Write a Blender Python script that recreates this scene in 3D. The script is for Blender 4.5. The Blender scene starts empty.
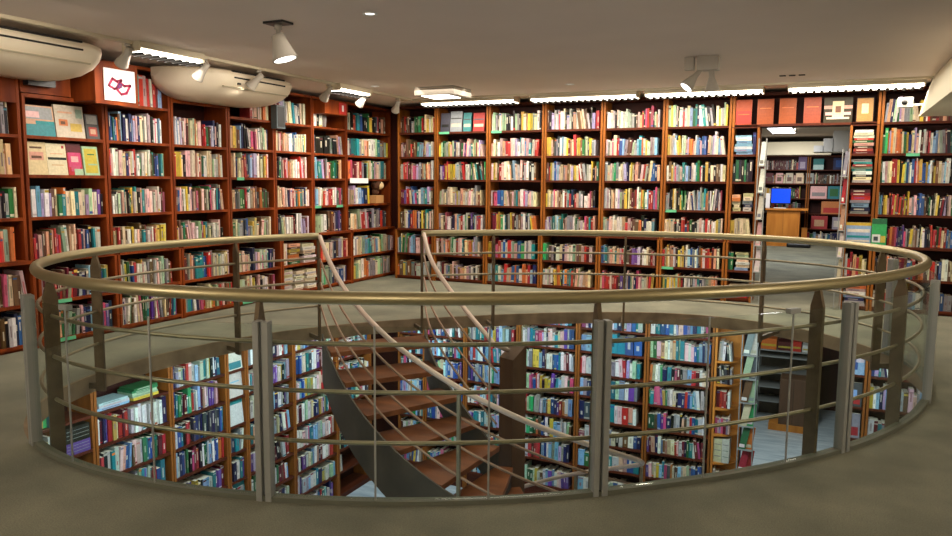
import bpy, math, random
from mathutils import Vector, Matrix
from mathutils.geometry import tessellate_polygon
R = random.Random(7)
PI = math.pi
scene = bpy.context.scene
COL = scene.collection

# ------------------------------------------------------------------ colours
def lin(c):
    c = c / 255.0
    return c / 12.92 if c <= .04045 else ((c + .055) / 1.055) ** 2.4
def rgb(r, g, b): return (lin(r), lin(g), lin(b), 1.0)
PAL = {  # letter: (sRGB, word)
 'W': ((222,217,206),'white'), 'C': ((226,206,158),'cream'), 'P': ((232,178,172),'pale pink'),
 'K': ((214,66,110),'pink'), 'R': ((206,40,36),'red'), 'D': ((112,26,34),'maroon'),
 'O': ((232,112,34),'orange'), 'Y': ((226,188,44),'yellow'), 'G': ((38,112,62),'green'),
 'g': ((160,196,150),'pale green'), 'T': ((26,138,146),'teal'), 'B': ((36,84,164),'blue'),
 'b': ((124,178,220),'light blue'), 'N': ((34,40,92),'navy'), 'V': ((104,56,150),'purple'),
 'v': ((178,158,206),'lavender'), 'X': ((28,26,28),'black'), 'S': ((70,74,80),'dark grey'),
 's': ((150,150,150),'grey'), 'n': ((112,74,48),'brown'), 't': ((224,158,118),'tan'),
 'e': ((40,178,96),'bright green'), 'o': ((186,70,22),'deep orange'), 'm': ((66,38,20),'dark brown'), 'q': ((178,138,52),'gold'), 'l': ((176,230,230),'pale cyan')}
COOL = 'WWWWbbbbBBBTTTNNllvVPKRDXSsnYGgeCWbB'
MIX = 'WWWCCCCPPtntDsSXgGTBbNRKYOvsWC'
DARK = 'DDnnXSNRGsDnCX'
def jit(c, a=.13):
    r, g, b = PAL[c][0]; q = (r+g+b)/3; sf = R.uniform(.14,.36); r, g, b = (v + (q-v)*sf for v in (r, g, b))
    k = .94 + R.uniform(-a*1.4, a)
    return tuple(lin(max(0, min(255, v * k + R.uniform(-8, 8)))) for v in (r, g, b)) + (1.0,)
PAGE = rgb(226, 214, 186)

# ------------------------------------------------------------------ materials
def mat(name, base=(.5,.5,.5,1), rough=.5, metal=0., noise=None, bump=0., emit=None, estr=0., scale=20., stretch=None, coat=0.):
    m = bpy.data.materials.new(name); m.use_nodes = True
    nt = m.node_tree; bs = nt.nodes['Principled BSDF']
    bs.inputs['Base Color'].default_value = base
    bs.inputs['Roughness'].default_value = rough
    bs.inputs['Metallic'].default_value = metal
    bs.inputs['Specular IOR Level'].default_value = .18 if 'wood' in name or 'oak' in name or 'mahogany' in name else .5
    if coat: bs.inputs['Coat Weight'].default_value = coat
    if noise or bump:
        tc = nt.nodes.new('ShaderNodeTexCoord'); mp = nt.nodes.new('ShaderNodeMapping')
        nt.links.new(tc.outputs['Object'], mp.inputs['Vector'])
        if stretch: mp.inputs['Scale'].default_value = stretch
        nz = nt.nodes.new('ShaderNodeTexNoise'); nz.inputs['Scale'].default_value = scale; nz.inputs['Detail'].default_value = 6
        nt.links.new(mp.outputs['Vector'], nz.inputs['Vector'])
        if noise:
            cr = nt.nodes.new('ShaderNodeValToRGB')
            cr.color_ramp.elements[0].position = .3; cr.color_ramp.elements[1].position = .72
            cr.color_ramp.elements[0].color = noise[0]; cr.color_ramp.elements[1].color = noise[1]
            nt.links.new(nz.outputs['Fac'], cr.inputs['Fac']); nt.links.new(cr.outputs['Color'], bs.inputs['Base Color'])
        if bump:
            bp = nt.nodes.new('ShaderNodeBump'); bp.inputs['Strength'].default_value = bump; bp.inputs['Distance'].default_value = .01
            nt.links.new(nz.outputs['Fac'], bp.inputs['Height']); nt.links.new(bp.outputs['Normal'], bs.inputs['Normal'])
    if emit:
        bs.inputs['Emission Color'].default_value = emit; bs.inputs['Emission Strength'].default_value = estr
    return m
M = {}
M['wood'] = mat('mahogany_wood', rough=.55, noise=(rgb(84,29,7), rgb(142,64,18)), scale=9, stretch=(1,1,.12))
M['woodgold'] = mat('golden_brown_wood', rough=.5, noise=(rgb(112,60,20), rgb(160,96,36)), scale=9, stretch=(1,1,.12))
M['shelfwood'] = mat('shaded_shelf_wood', rough=.55, noise=(rgb(60,22,9), rgb(94,40,16)), scale=9, stretch=(.12,1,1))  # unlit look of the back and lower shelf edges, put into the colour
M['woodback'] = mat('shaded_mahogany_back', rough=.6, noise=(rgb(36,10,7), rgb(56,19,10)), scale=9, stretch=(1,1,.12))  # colour darkened to imitate shade in the gaps above the books
M['oak'] = mat('honey_oak', rough=.45, noise=(rgb(176,106,40), rgb(204,134,58)), scale=8, stretch=(1,1,.15))
M['tread'] = mat('stair_tread_wood', rough=.4, noise=(rgb(92,52,30), rgb(142,88,54)), scale=7, stretch=(.25,1,1))
M['carpet'] = mat('grey_olive_carpet', rough=.95, noise=(rgb(101,102,88), rgb(134,133,114)), scale=2.2, bump=0)
def carpet():
    m = M['carpet']; nt = m.node_tree; bs = nt.nodes['Principled BSDF']
    tc = nt.nodes.new('ShaderNodeTexCoord'); n2 = nt.nodes.new('ShaderNodeTexNoise'); n2.inputs['Scale'].default_value = 160
    n2.inputs['Detail'].default_value = 3
    nt.links.new(tc.outputs['Object'], n2.inputs['Vector'])
    old = bs.inputs['Base Color'].links[0].from_socket
    mx = nt.nodes.new('ShaderNodeMix'); mx.data_type = 'RGBA'; mx.blend_type = 'OVERLAY'; mx.inputs['Factor'].default_value = .55
    nt.links.new(old, mx.inputs['A']); nt.links.new(n2.outputs['Fac'], mx.inputs['B']); nt.links.new(mx.outputs['Result'], bs.inputs['Base Color'])
    bp = nt.nodes.new('ShaderNodeBump'); bp.inputs['Strength'].default_value = .5; bp.inputs['Distance'].default_value = .006
    nt.links.new(n2.outputs['Fac'], bp.inputs['Height']); nt.links.new(bp.outputs['Normal'], bs.inputs['Normal'])
carpet()
M['ceil'] = mat('warm_white_ceiling_paint', rough=.9, noise=(rgb(222,206,192), rgb(228,212,198)), scale=1.5)
M['paint'] = mat('cream_wall_paint', rough=.85, noise=(rgb(222,214,190), rgb(230,222,198)), scale=2)
M['concrete'] = mat('brown_concrete_edge', rough=.85, noise=(rgb(104,88,66), rgb(142,122,94)), scale=6, bump=.15)
M['lowfloor'] = mat('blue_grey_marble', rough=.35, noise=(rgb(150,164,172), rgb(206,212,212)), scale=2.5, stretch=(1,6,1))
M['brass'] = mat('satin_bronze_rail', base=rgb(176,164,126), rough=.36, metal=.75)
M['bar'] = mat('bronze_bar', base=rgb(150,140,114), rough=.4, metal=.7)
M['post'] = mat('dark_bronze_post', rough=.5, metal=.55, noise=(rgb(88,74,54), rgb(112,96,72)), scale=12)
M['steelrail'] = mat('warm_steel_handrail', base=rgb(208,188,172), rough=.42, metal=.35)
M['stairbar'] = mat('brown_bronze_bar', base=rgb(150,122,100), rough=.42, metal=.5)
M['plate'] = mat('dark_steel_plate', rough=.55, metal=.25, noise=(rgb(64,56,44), rgb(84,74,58)), scale=4)
M['column'] = mat('brown_newel', rough=.5, noise=(rgb(74,50,32), rgb(100,70,44)), scale=7, stretch=(1,1,.15))
M['alu'] = mat('brushed_aluminium', base=rgb(150,152,148), rough=.45, metal=.3)
M['channel'] = mat('dull_grey_channel', base=rgb(96,98,84), rough=.7, metal=.1)
M['dark'] = mat('dark_slot', base=rgb(26,22,20), rough=.8)
M['acbody'] = mat('ivory_plastic', rough=.45, base=rgb(236,222,198))
M['fixture'] = mat('fixture_housing', rough=.5, base=rgb(198,186,160))
M['spot'] = mat('grey_lamp_body', rough=.45, base=rgb(176,168,156))
M['white'] = mat('white_plastic', rough=.45, base=rgb(228,226,220))
M['paper'] = mat('white_paper', rough=.7, base=rgb(236,234,236))
M['logo'] = mat('crimson_ink', rough=.6, base=rgb(178,40,82))
M['logop'] = mat('violet_ink', rough=.6, base=rgb(110,50,120))
M['tag'] = mat('green_shelf_label', rough=.6, base=rgb(92,178,132))
M['redsign'] = mat('red_sign', rough=.5, base=rgb(190,40,34))
M['tube'] = mat('fluorescent_tube', base=(1,1,1,1), emit=(1,.93,.80,1), estr=9)
M['tubecool'] = mat('cool_fluorescent_tube', base=(1,1,1,1), emit=(.93,.95,1,1), estr=8)
M['lens'] = mat('lamp_lens', base=(1,1,1,1), emit=(1,.95,.86,1), estr=3.5)
M['lensdim'] = mat('lamp_lens_dim', base=rgb(220,220,224), rough=.3, emit=(1,.97,.95,1), estr=.5)
M['screen'] = mat('blue_screen', base=rgb(4,10,40), rough=.2, noise=None, emit=rgb(20,70,235), estr=1.6)
M['black'] = mat('black_plastic', rough=.4, base=rgb(22,22,24))
M['greybag'] = mat('slate_grey', rough=.6, base=rgb(74,84,88))
M['plush'] = mat('brown_plush', rough=.9, noise=(rgb(60,34,20), rgb(96,58,32)), scale=60)
M['plushface'] = mat('beige_plush', rough=.9, base=rgb(214,186,140))
M['card'] = mat('tan_cardboard', rough=.8, base=rgb(190,140,86))
M['beam'] = mat('beam_paint', rough=.85, base=rgb(224,216,192))

def book_mat(name, rough=.42):
    m = bpy.data.materials.new(name); m.use_nodes = True; nt = m.node_tree; bs = nt.nodes['Principled BSDF']
    at = nt.nodes.new('ShaderNodeAttribute'); at.attribute_name = 'Col'
    nz = nt.nodes.new('ShaderNodeTexNoise'); nz.inputs['Scale'].default_value = 46; nz.inputs['Detail'].default_value = 4
    tc = nt.nodes.new('ShaderNodeTexCoord'); nt.links.new(tc.outputs['Object'], nz.inputs['Vector'])
    mr = nt.nodes.new('ShaderNodeMapRange'); mr.inputs['From Min'].default_value = .3; mr.inputs['From Max'].default_value = .7
    mr.inputs['To Min'].default_value = .84; mr.inputs['To Max'].default_value = 1.06
    nt.links.new(nz.outputs['Fac'], mr.inputs['Value'])
    mx = nt.nodes.new('ShaderNodeMix'); mx.data_type = 'RGBA'; mx.blend_type = 'MULTIPLY'; mx.inputs['Factor'].default_value = 1
    nt.links.new(at.outputs['Color'], mx.inputs['A']); nt.links.new(mr.outputs['Result'], mx.inputs['B'])
    nt.links.new(mx.outputs['Result'], bs.inputs['Base Color']); bs.inputs['Roughness'].default_value = rough; bs.inputs['Specular IOR Level'].default_value = .25
    return m
M['book'] = book_mat('printed_book_covers')
def glass_mat():
    m = bpy.data.materials.new('clear_balustrade_glass'); m.use_nodes = True; nt = m.node_tree
    nt.nodes.remove(nt.nodes['Principled BSDF'])
    tr = nt.nodes.new('ShaderNodeBsdfTransparent'); tr.inputs['Color'].default_value = (.93,.965,.95,1)
    gl = nt.nodes.new('ShaderNodeBsdfGlossy'); gl.inputs['Roughness'].default_value = .03
    lw = nt.nodes.new('ShaderNodeLayerWeight'); lw.inputs['Blend'].default_value = .5; pw = nt.nodes.new('ShaderNodeMath'); pw.operation = 'POWER'; pw.inputs[1].default_value = 4.5; nt.links.new(lw.outputs['Facing'], pw.inputs[0]); fr = nt.nodes.new('ShaderNodeMath'); fr.operation = 'MULTIPLY_ADD'; fr.inputs[1].default_value = .5; fr.inputs[2].default_value = .012; nt.links.new(pw.outputs[0], fr.inputs[0])
    mx = nt.nodes.new('ShaderNodeMixShader')
    nt.links.new(fr.outputs[0], mx.inputs['Fac']); nt.links.new(tr.outputs['BSDF'], mx.inputs[1]); nt.links.new(gl.outputs['BSDF'], mx.inputs[2])
    nt.links.new(mx.outputs['Shader'], nt.nodes['Material Output'].inputs['Surface'])
    return m
M['glass'] = glass_mat()

# ------------------------------------------------------------------ mesh building
class MB:
    def __init__(s): s.v = []; s.f = []; s.c = []; s.m = []; s.smooth = []
    def face(s, idx, col=None, mi=0, sm=False): s.f.append(idx); s.c.append(col or (1,1,1,1)); s.m.append(mi); s.smooth.append(sm)
    def hexa(s, p, col=None, mi=0, top=None, skip=()):
        # p: 8 points, bottom 0-3 (ccw from front left), top 4-7
        o = len(s.v); s.v += [tuple(q) for q in p]
        for k, q in (('b',(0,3,2,1)), ('t',(4,5,6,7)), ('f',(0,1,5,4)), ('r',(1,2,6,5)), ('k',(2,3,7,6)), ('l',(3,0,4,7))):
            if k in skip: continue
            s.face(tuple(o + i for i in q), top if (k == 't' and top) else col, mi)
        return s
    def box(s, x0, x1, y0, y1, z0, z1, col=None, mi=0, top=None):
        return s.hexa([(x0,y0,z0),(x1,y0,z0),(x1,y1,z0),(x0,y1,z0),(x0,y0,z1),(x1,y0,z1),(x1,y1,z1),(x0,y1,z1)], col, mi, top)
    def sweep(s, pts, prof, closed=False, mi=0, sm=True, up=(0,0,1), col=None):
        # prof: list of (side, up) offsets, closed profile
        n = len(pts); k = len(prof); o = len(s.v); U = Vector(up); P = [Vector(p) for p in pts]
        for i in range(n):
            a = P[(i-1) % n] if (closed or i > 0) else P[i]; b = P[(i+1) % n] if (closed or i < n-1) else P[i]
            t = (b - a).normalized(); sd = t.cross(U)
            if sd.length < 1e-4: sd = Vector((1,0,0))
            sd.normalize(); w = sd.cross(t).normalized()
            for (x, y) in prof: s.v.append(tuple(P[i] + sd * x + w * y))
        for i in range(n if closed else n - 1):
            j = (i + 1) % n
            for q in range(k):
                r = (q + 1) % k
                s.face((o+i*k+q, o+i*k+r, o+j*k+r, o+j*k+q), col, mi, sm)
        if not closed:
            s.face(tuple(o + q for q in range(k))[::-1], col, mi); s.face(tuple(o + (n-1)*k + q for q in range(k)), col, mi)
        return s
    def tube(s, pts, r, closed=False, k=10, mi=0, col=None):
        return s.sweep(pts, [(r*math.cos(2*PI*i/k), r*math.sin(2*PI*i/k)) for i in range(k)], closed, mi, True, col=col)
    def lathe(s, prof, mat4=None, k=18, mi=0, col=None):
        o = len(s.v); n = len(prof)
        for (r, z) in prof:
            for i in range(k):
                p = Vector((r*math.cos(2*PI*i/k), r*math.sin(2*PI*i/k), z)); s.v.append(tuple(mat4 @ p if mat4 else p))
        for a in range(n - 1):
            for i in range(k):
                j = (i + 1) % k
                s.face((o+a*k+i, o+a*k+j, o+(a+1)*k+j, o+(a+1)*k+i), col, mi, True)
        s.face(tuple(o + i for i in range(k))[::-1], col, mi); s.face(tuple(o + (n-1)*k + i for i in range(k)), col, mi)
        return s
    def build(s, name, mats, parent=None, loc=None, rz=0., bevel=0.):
        me = bpy.data.meshes.new(name); me.from_pydata(s.v, [], s.f)
        if not isinstance(mats, (list, tuple)): mats = [mats]
        for m in mats: me.materials.append(m)
        me.polygons.foreach_set('material_index', s.m); me.polygons.foreach_set('use_smooth', s.smooth)
        if any(c != (1,1,1,1) for c in s.c):
            at = me.color_attributes.new('Col', 'FLOAT_COLOR', 'CORNER'); buf = []
            for f, c in zip(s.f, s.c): buf += list(c) * len(f)
            at.data.foreach_set('color', buf)
        me.update()
        o = bpy.data.objects.new(name, me); COL.objects.link(o)
        if parent: o.parent = parent
        if loc: o.location = loc
        o.rotation_euler.z = rz
        if bevel:
            b = o.modifiers.new('bevel', 'BEVEL'); b.width = bevel; b.segments = 2; b.limit_method = 'ANGLE'
        return o
def tag(o, label=None, cat=None, group=None, kind=None):
    if label: o['label'] = label
    if cat: o['category'] = cat
    if group: o['group'] = group
    if kind: o['kind'] = kind
    return o
def empty(name, loc=(0,0,0), rz=0., label=None, cat=None, group=None):
    o = bpy.data.objects.new(name, None); COL.objects.link(o); o.location = loc; o.rotation_euler.z = rz; o.empty_display_size = .1
    return tag(o, label, cat, group)
def box(name, m, x0, x1, y0, y1, z0, z1, parent=None, bevel=0.): return MB().box(x0,x1,y0,y1,z0,z1).build(name, m, parent, bevel=bevel)
def struct(o): o['kind'] = 'structure'; return o

# ------------------------------------------------------------------ room constants (x along back wall, y towards it, z up)
CEIL = 2.5; LOW = -2.98; SLAB = .12
EC = (-2.0322, 5.0934); EA, EB, ET = 3.054, 2.1137, math.radians(43.04)
def ell(t, off=0., z=0.):
    c, s = math.cos(t), math.sin(t); x, y = EA*c, EB*s
    nx, ny = c/EA, s/EB; l = math.hypot(nx, ny); x += off*nx/l; y += off*ny/l
    return (EC[0] + x*math.cos(ET) - y*math.sin(ET), EC[1] + x*math.sin(ET) + y*math.cos(ET), z)
VO = [(-180,.082),(-160,.083),(-110,.085),(-98,.07),(-88,.03),(-60,.02),(-48,.04),(-25,.10),(-5,.19),(6,.29),(20,.48),(34,.61),(42,.65),(51,.55),(60,.46),(67,.40),(79,.28),(96,.24),(111,.235),(127,.19),(134,.15),(144,.12),(158,.085),(168,.085),(180,.082)]
def voff(t):      # how far the edge of the void lies outside the rail oval
    d = (math.degrees(t) + 180) % 360 - 180; s = 0.
    for e in (-8,-4,0,4,8):
        x = (d + e + 180) % 360 - 180
        for (a, u), (b, v) in zip(VO[:-1], VO[1:]):
            if a <= x <= b: s += u + (v-u)*(x-a)/(b-a); break
    return s/5
def near_t(p):
    return min((math.hypot(ell(i*2*PI/2000)[0]-p[0], ell(i*2*PI/2000)[1]-p[1]), i*2*PI/2000) for i in range(2000))[1]

# ------------------------------------------------------------------ setting
def slab():
    outer = [(-6.45,-1.6),(3.6,-1.6),(3.6,21.2),(-6.45,21.2)]
    N = 144; inner = [ell(2*PI*i/N, voff(2*PI*i/N)+.02)[:2] for i in range(N)]
    P = [Vector((x, y, 0)) for x, y in outer]; Q = [Vector((x, y, 0)) for x, y in inner]
    tri = tessellate_polygon([P, Q]); b = MB()
    allp = outer + inner; n = len(allp)
    b.v = [(x,y,0) for x,y in allp] + [(x,y,-SLAB) for x,y in allp]
    for t in tri:
        a = [allp[i] for i in t]
        if (a[1][0]-a[0][0])*(a[2][1]-a[0][1]) - (a[1][1]-a[0][1])*(a[2][0]-a[0][0]) < 0: t = (t[0], t[2], t[1])
        b.face(tuple(t)); b.face(tuple(n+i for i in reversed(t)), mi=1)
    for i in range(4): j = (i+1) % 4; b.face((n+i, n+j, j, i), mi=1)
    for i in range(N): j = (i+1) % N; b.face((4+i, 4+j, n+4+j, n+4+i), mi=2)
    return b.build('floor', [M['carpet'], M['ceil'], M['concrete']])
struct(slab())
# fascia ring of the void, slightly proud of the slab edge
fr = MB(); N = 144
for i in range(N):
    t = 2*PI*i/N
    o_ = voff(t); fr.v += [ell(t, o_+.02, -.001), ell(t, o_, -.001), ell(t, o_, -SLAB-.004), ell(t, o_+.02, -SLAB-.004)]
for i in range(N):
    j = (i+1) % N
    for q in range(4): r = (q+1) % 4; fr.face((i*4+q, i*4+r, j*4+r, j*4+q))
struct(fr.build('trim_1', M['concrete']))
struct(box('ceiling', M['ceil'], -6.45, 3.6, -1.6, 21.2, CEIL, CEIL+.1))
struct(box('wall_left', M['woodback'], -6.45, -6.30, -1.6, 21.2, -3.1, CEIL))
struct(box('wall_right', M['paint'], 3.5, 3.6, -1.6, 21.2, -3.1, CEIL))
struct(box('wall_front', M['paint'], -6.3, 3.5, -1.6, -1.5, -3.1, CEIL))
struct(box('wall_far', M['woodback'], -6.3, 3.5, 21.1, 21.2, -3.1, CEIL))
wb = MB()
wb.box(-6.3,-.80,9.86,9.96,.0,CEIL); wb.box(.21,3.5,9.86,9.96,.0,CEIL); wb.box(-.80,.21,9.86,9.96,2.09,CEIL)
struct(wb.build('wall_back', M['woodback']))
wl = MB(); wl.box(-6.3,-.84,9.80,9.96,LOW,-SLAB); wl.box(.26,3.5,9.80,9.96,LOW,-SLAB)
struct(wl.build('wall_back_lower', M['woodback']))
struct(box('floor_lower', M['lowfloor'], -6.3, 3.5, -1.5, 21.1, LOW-.1, LOW))
struct(box('wall_recess', M['woodback'], -3, 2.5, 16.0, 16.1, LOW, -SLAB))
# dropped beam at the right of the upper ceiling, its face leaning out at the foot
bm = MB(); bm.hexa([(.80,-1.49,2.11),(1.9,-1.49,2.11),(1.9,9.15,2.11),(.80,9.15,2.11),(.90,-1.49,CEIL),(1.9,-1.49,CEIL),(1.9,9.15,CEIL),(.90,9.15,CEIL)])
struct(bm.build('beam', M['beam']))
# cable trim along the ceiling in front of the left bookcases, shadow trim above the back lights
struct(box('trim_2', M['fixture'], -5.18, -5.12, 1.0, 9.0, 2.475, 2.5))
struct(box('trim_3', M['fixture'], -5.3, .9, 9.02, 9.08, 2.48, 2.5))

# ------------------------------------------------------------------ bookcases
BK = 'left', 'back'
UZ = [.05,.38,.73,1.08,1.43,1.75,2.09]; UTOP = 2.43
LZL = [-2.9,-2.58,-2.27,-1.97,-1.64,-1.33,-1.01,-.70,-.38]
LZB = [-2.72,-2.35,-2.02,-1.71,-1.39,-1.09,-.79,-.48]
LZR = [-2.6,-2.2,-1.84,-1.48,-1.11,-.74]
def place(side, a0, front): return ((front, a0, 0), PI/2) if side == 'left' else ((a0, front, 0), 0.)
def bookcase(side, a0, a1, front, z0, ztop, shelves, label, ledge=None, wood='wood', depth=.32, group=None, valance=None, th=.026, open_back=False):
    loc, rz = place(side, a0, front); W = a1 - a0
    root = empty('bookcase', loc, rz, label, 'bookcase', group)
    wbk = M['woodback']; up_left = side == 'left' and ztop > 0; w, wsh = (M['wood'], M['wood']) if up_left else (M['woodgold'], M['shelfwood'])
    for x0 in (0., W - th):
        b = MB(); b.box(x0, x0+th, 0, depth, z0, ztop)
        if ledge is not None: b.box(x0+.0005, x0+th-.0005, -.08, 0.001, z0, ledge)
        b.build('side_panel', w, root)
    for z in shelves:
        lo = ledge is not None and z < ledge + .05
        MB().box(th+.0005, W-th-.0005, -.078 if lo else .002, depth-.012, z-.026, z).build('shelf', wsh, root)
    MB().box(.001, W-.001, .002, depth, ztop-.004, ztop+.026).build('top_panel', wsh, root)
    MB().box(th, W-th, depth-.011, depth, z0, ztop-.006).build('back_panel', wbk, root)
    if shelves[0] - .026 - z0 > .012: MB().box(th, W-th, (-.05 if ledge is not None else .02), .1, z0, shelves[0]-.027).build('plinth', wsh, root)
    if valance: MB().box(th, W-th, .004, .022, valance[0], valance[1]).build('valance_board', w, root)
    return root

# ------------------------------------------------------------------ books: specs first, objects later
BOOKS = []   # dicts: p (local placement), side, a0, front, w,h,d, lean, colour letters, label bits
ORD = ['', 'first', 'second', 'third', 'fourth', 'fifth', 'sixth', 'seventh', 'eighth', 'ninth', 'tenth']
def nth(i):
    return f"{i}{'th' if 10 <= i % 100 <= 20 else {1:'st',2:'nd',3:'rd'}.get(i % 10, 'th')}"
def row(side, a0, front, x0, x1, z, gap, colours, where, y0=.012, fill=None, hmax=.275, lo=.19, lean_p=.16, maxd=.22):
    if len(colours) > 12 and z > 0: colours = ''.join(c + (R.choice(MIX) if R.random() < .3 else c if R.random() < .15 else '') for c in colours)
    n = len(colours)
    if n == 0: return
    ws = [R.uniform(.6, 1.5) for _ in colours]
    for i in range(1, n):      # equal neighbours look like one fat book or a set
        if colours[i] == colours[i-1]: ws[i] = ws[i-1]
    avail = (x1 - x0) * (fill or R.uniform(.9, .985)); k = avail / sum(ws); ws = [w*k for w in ws]
    base = R.uniform(lo, lo+.05); x = x0; lean = 0.; left = 0
    for i, (c, w) in enumerate(zip(colours, ws)):
        h = min(hmax, gap - .045, max(.15, base + R.gauss(0, .022)))
        if i and colours[i] == colours[i-1] and R.random() < .7: h = BOOKS[-1]['h']
        if left <= 0:
            if R.random() < lean_p: lean = R.uniform(-.16, .10); left = R.randint(2, 6)
            else: lean = R.uniform(-.025, .015); left = 3
        left -= 1
        BOOKS.append(dict(side=side, a0=a0, front=front, x=x, y=y0 + R.uniform(0, .03), z=z, w=w*.965, h=h, d=min(maxd, R.uniform(.13, .2)), lean=lean, c=c, i=i+1, where=where, flat=False))
        x += w
def stack(side, a0, front, x0, x1, z, colours, where, th=.03, y0=.012, d=.2):
    zz = z
    for i, c in enumerate(colours):
        t = th * R.uniform(.75, 1.25); e = R.uniform(0, .03)
        BOOKS.append(dict(side=side, a0=a0, front=front, x=x0+e, y=y0+R.uniform(0,.03), z=zz, w=x1-x0-e-R.uniform(0,.02), h=t*.96, d=d, lean=0, c=c, i=len(colours)-i, where=where, flat=True))
        zz += t
def rnd(n, pal): return ''.join(R.choice(pal) for _ in range(n))
SH = ['top shelf','second shelf','third shelf','fourth shelf','fifth shelf','sixth shelf','bottom shelf']

LF, BF = -5.95, 9.53
# --- upper left wall ------------------------------------------------------------------
LEFT = [
 (3.30, 4.09, 'far left bookcase by glass post', {1:'nWCXsWSnPXsnWSX',2:'CWtGnWsGXWCXWCPt',3:'RXnOXnRsnXnORsXXG',4:'BNbRnYBNbYORRtgO',5:'RnYRVKRYYOVVnKsnW',6:'XDnXnYnYYXnnXWNs'}),
 (4.11, 4.88, 'bookcase with face-out covers on two shelves', {3:'sbvvnCTCTCvPV',4:'SRDPsnttRRCgWtCDRNBXW',5:'sDDRDRnDRDXNXbgBTY',6:'nGttGnsGsXNbBnBVN'}),
 (4.89, 5.64, 'bookcase under logo sign', {0:'gTRPRWRDbb',1:'WNBBOnbbWWNvPWCWPWWbW',2:'RPWPPtNPCRWWCWWnGXBBTg',3:'PWWgtTXGYCXvPPWWPWKKK',4:'nRnRnCWXYWWWPPnnDWRRYYY',5:'PgYGbBtRWWPWsnWWPPWgSXnR',6:'WWWgnWvPGTDVVnWWnCnRBVK'}),
 (5.65, 6.43, 'bookcase right of logo sign', {1:'RbbvnPtCOCPtRDnvNPW',2:'RYYCPPCCPWRGWCCgWtW',3:'gBBPPWWPPKnGPnsXKWTBRC',4:'PPnGnPPnPWgGYTXXWsPsX',5:'DnstnTTTBNRRsCWgCWCP',6:'CTBgWNPRCYCOGgRPnReR'}),
 (6.44, 7.19, 'second bookcase right of logo sign', {0:'RWtnPCOtC',1:'WYtnDNNXSXWKKPWsngC',2:'KtCCCtRRNXvvWPCYO',3:'TtRSSsGRPWWCtnOGnn',4:'nGgsSBsYCtnPtgWC',5:'WCPPtCNNvPgWgWTNPP',6:'XggnYYXnPPXWWPDK'}),
 (7.20, 7.92, 'third bookcase right of logo sign', {0:'PPDDvsCCgWSCg',1:'CPPRRtOOWWBTgBCCY',2:'PWXsRPOtCWCWRPRP',3:'PCCtPWDPPXOCsNWP',4:'NNWgCsWWRDXWWvvvD',5:'',6:''}),
 (7.93, 8.66, 'fourth bookcase right of logo sign', {0:'WXWss',1:'SXXXXsXtvs',2:'TbTTvsPRGTGCt',3:'vPWRRWPRRWWsGS',4:'ggWWXnnDsNVN',5:'RtCPsNnvCRt',6:'TgegsNnsBWN'}),
 (8.67, 9.82, 'last bookcase on the left wall before the corner', {0:'WsXnTTBXGYXXRXtn',1:'WTTTsCtOWWgTsngY',2:'RKDPRsgYCWvPPWTg',3:'stvWWbBNY',4:'tXCtsgPRWXsWXNN',5:'WsCCgbTntCYgCnP',6:'nYgsWOssCgGsWC'}),
]
def fill_bay(side, a0, a1, front, zs, rows, where, names, ztop, ledge=None, hmax=.275, lo=.19):
    n = len(zs)
    for r, s in rows.items():
        k = n - 1 - r; z = zs[k]; gap = (zs[k+1] if k+1 < n else ztop) - z
        low = ledge is not None and z < ledge - .03
        y0 = (-.066 if low else .014)
        x0, x1 = .03, a1 - a0 - .032
        row(side, a0, front, x0, x1, z, gap, s, f"{names[r]}, {where}", y0=y0, hmax=hmax, lo=lo)
for bi, (a0, a1, where, rows) in enumerate(LEFT):
    sh = list(UZ); val = None
    if bi in (0, 3): sh = UZ[:-1]; val = (2.16, 2.40)
    if bi == 0: val = (2.0, 2.30)
    if bi == 1: sh = UZ[:-1]
    bookcase('left', a0, a1, LF, .0, UTOP if bi != 1 else 2.06, sh, 'dark wooden ' + where, ledge=.71, group='bookcases along the upper left wall', valance=val)
    if bi == 2: rows = dict(rows); top = rows.pop(0); row('left', a0, LF, .34, a1-a0-.05, 2.09, .34, top, f"{SH[0]}, {where}", lo=.24, hmax=.29)
    if bi == 4: rows = dict(rows); top = rows.pop(0); row('left', a0, LF, .36, a1-a0-.03, 2.09, .34, top, f"{SH[0]}, {where}")
    if bi == 6: rows = dict(rows); top = rows.pop(0); row('left', a0, LF, .03, .32, 2.09, .34, top, f"{SH[0]}, {where}", lo=.22)
    if bi == 7: rows = dict(rows); t3 = rows.pop(3); row('left', a0, LF, .03, .66, 1.08, .34, t3, f"{SH[3]}, {where}")
    fill_bay('left', a0, a1, LF, UZ, rows, where, SH, UTOP, ledge=.71, lo=.205)
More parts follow.
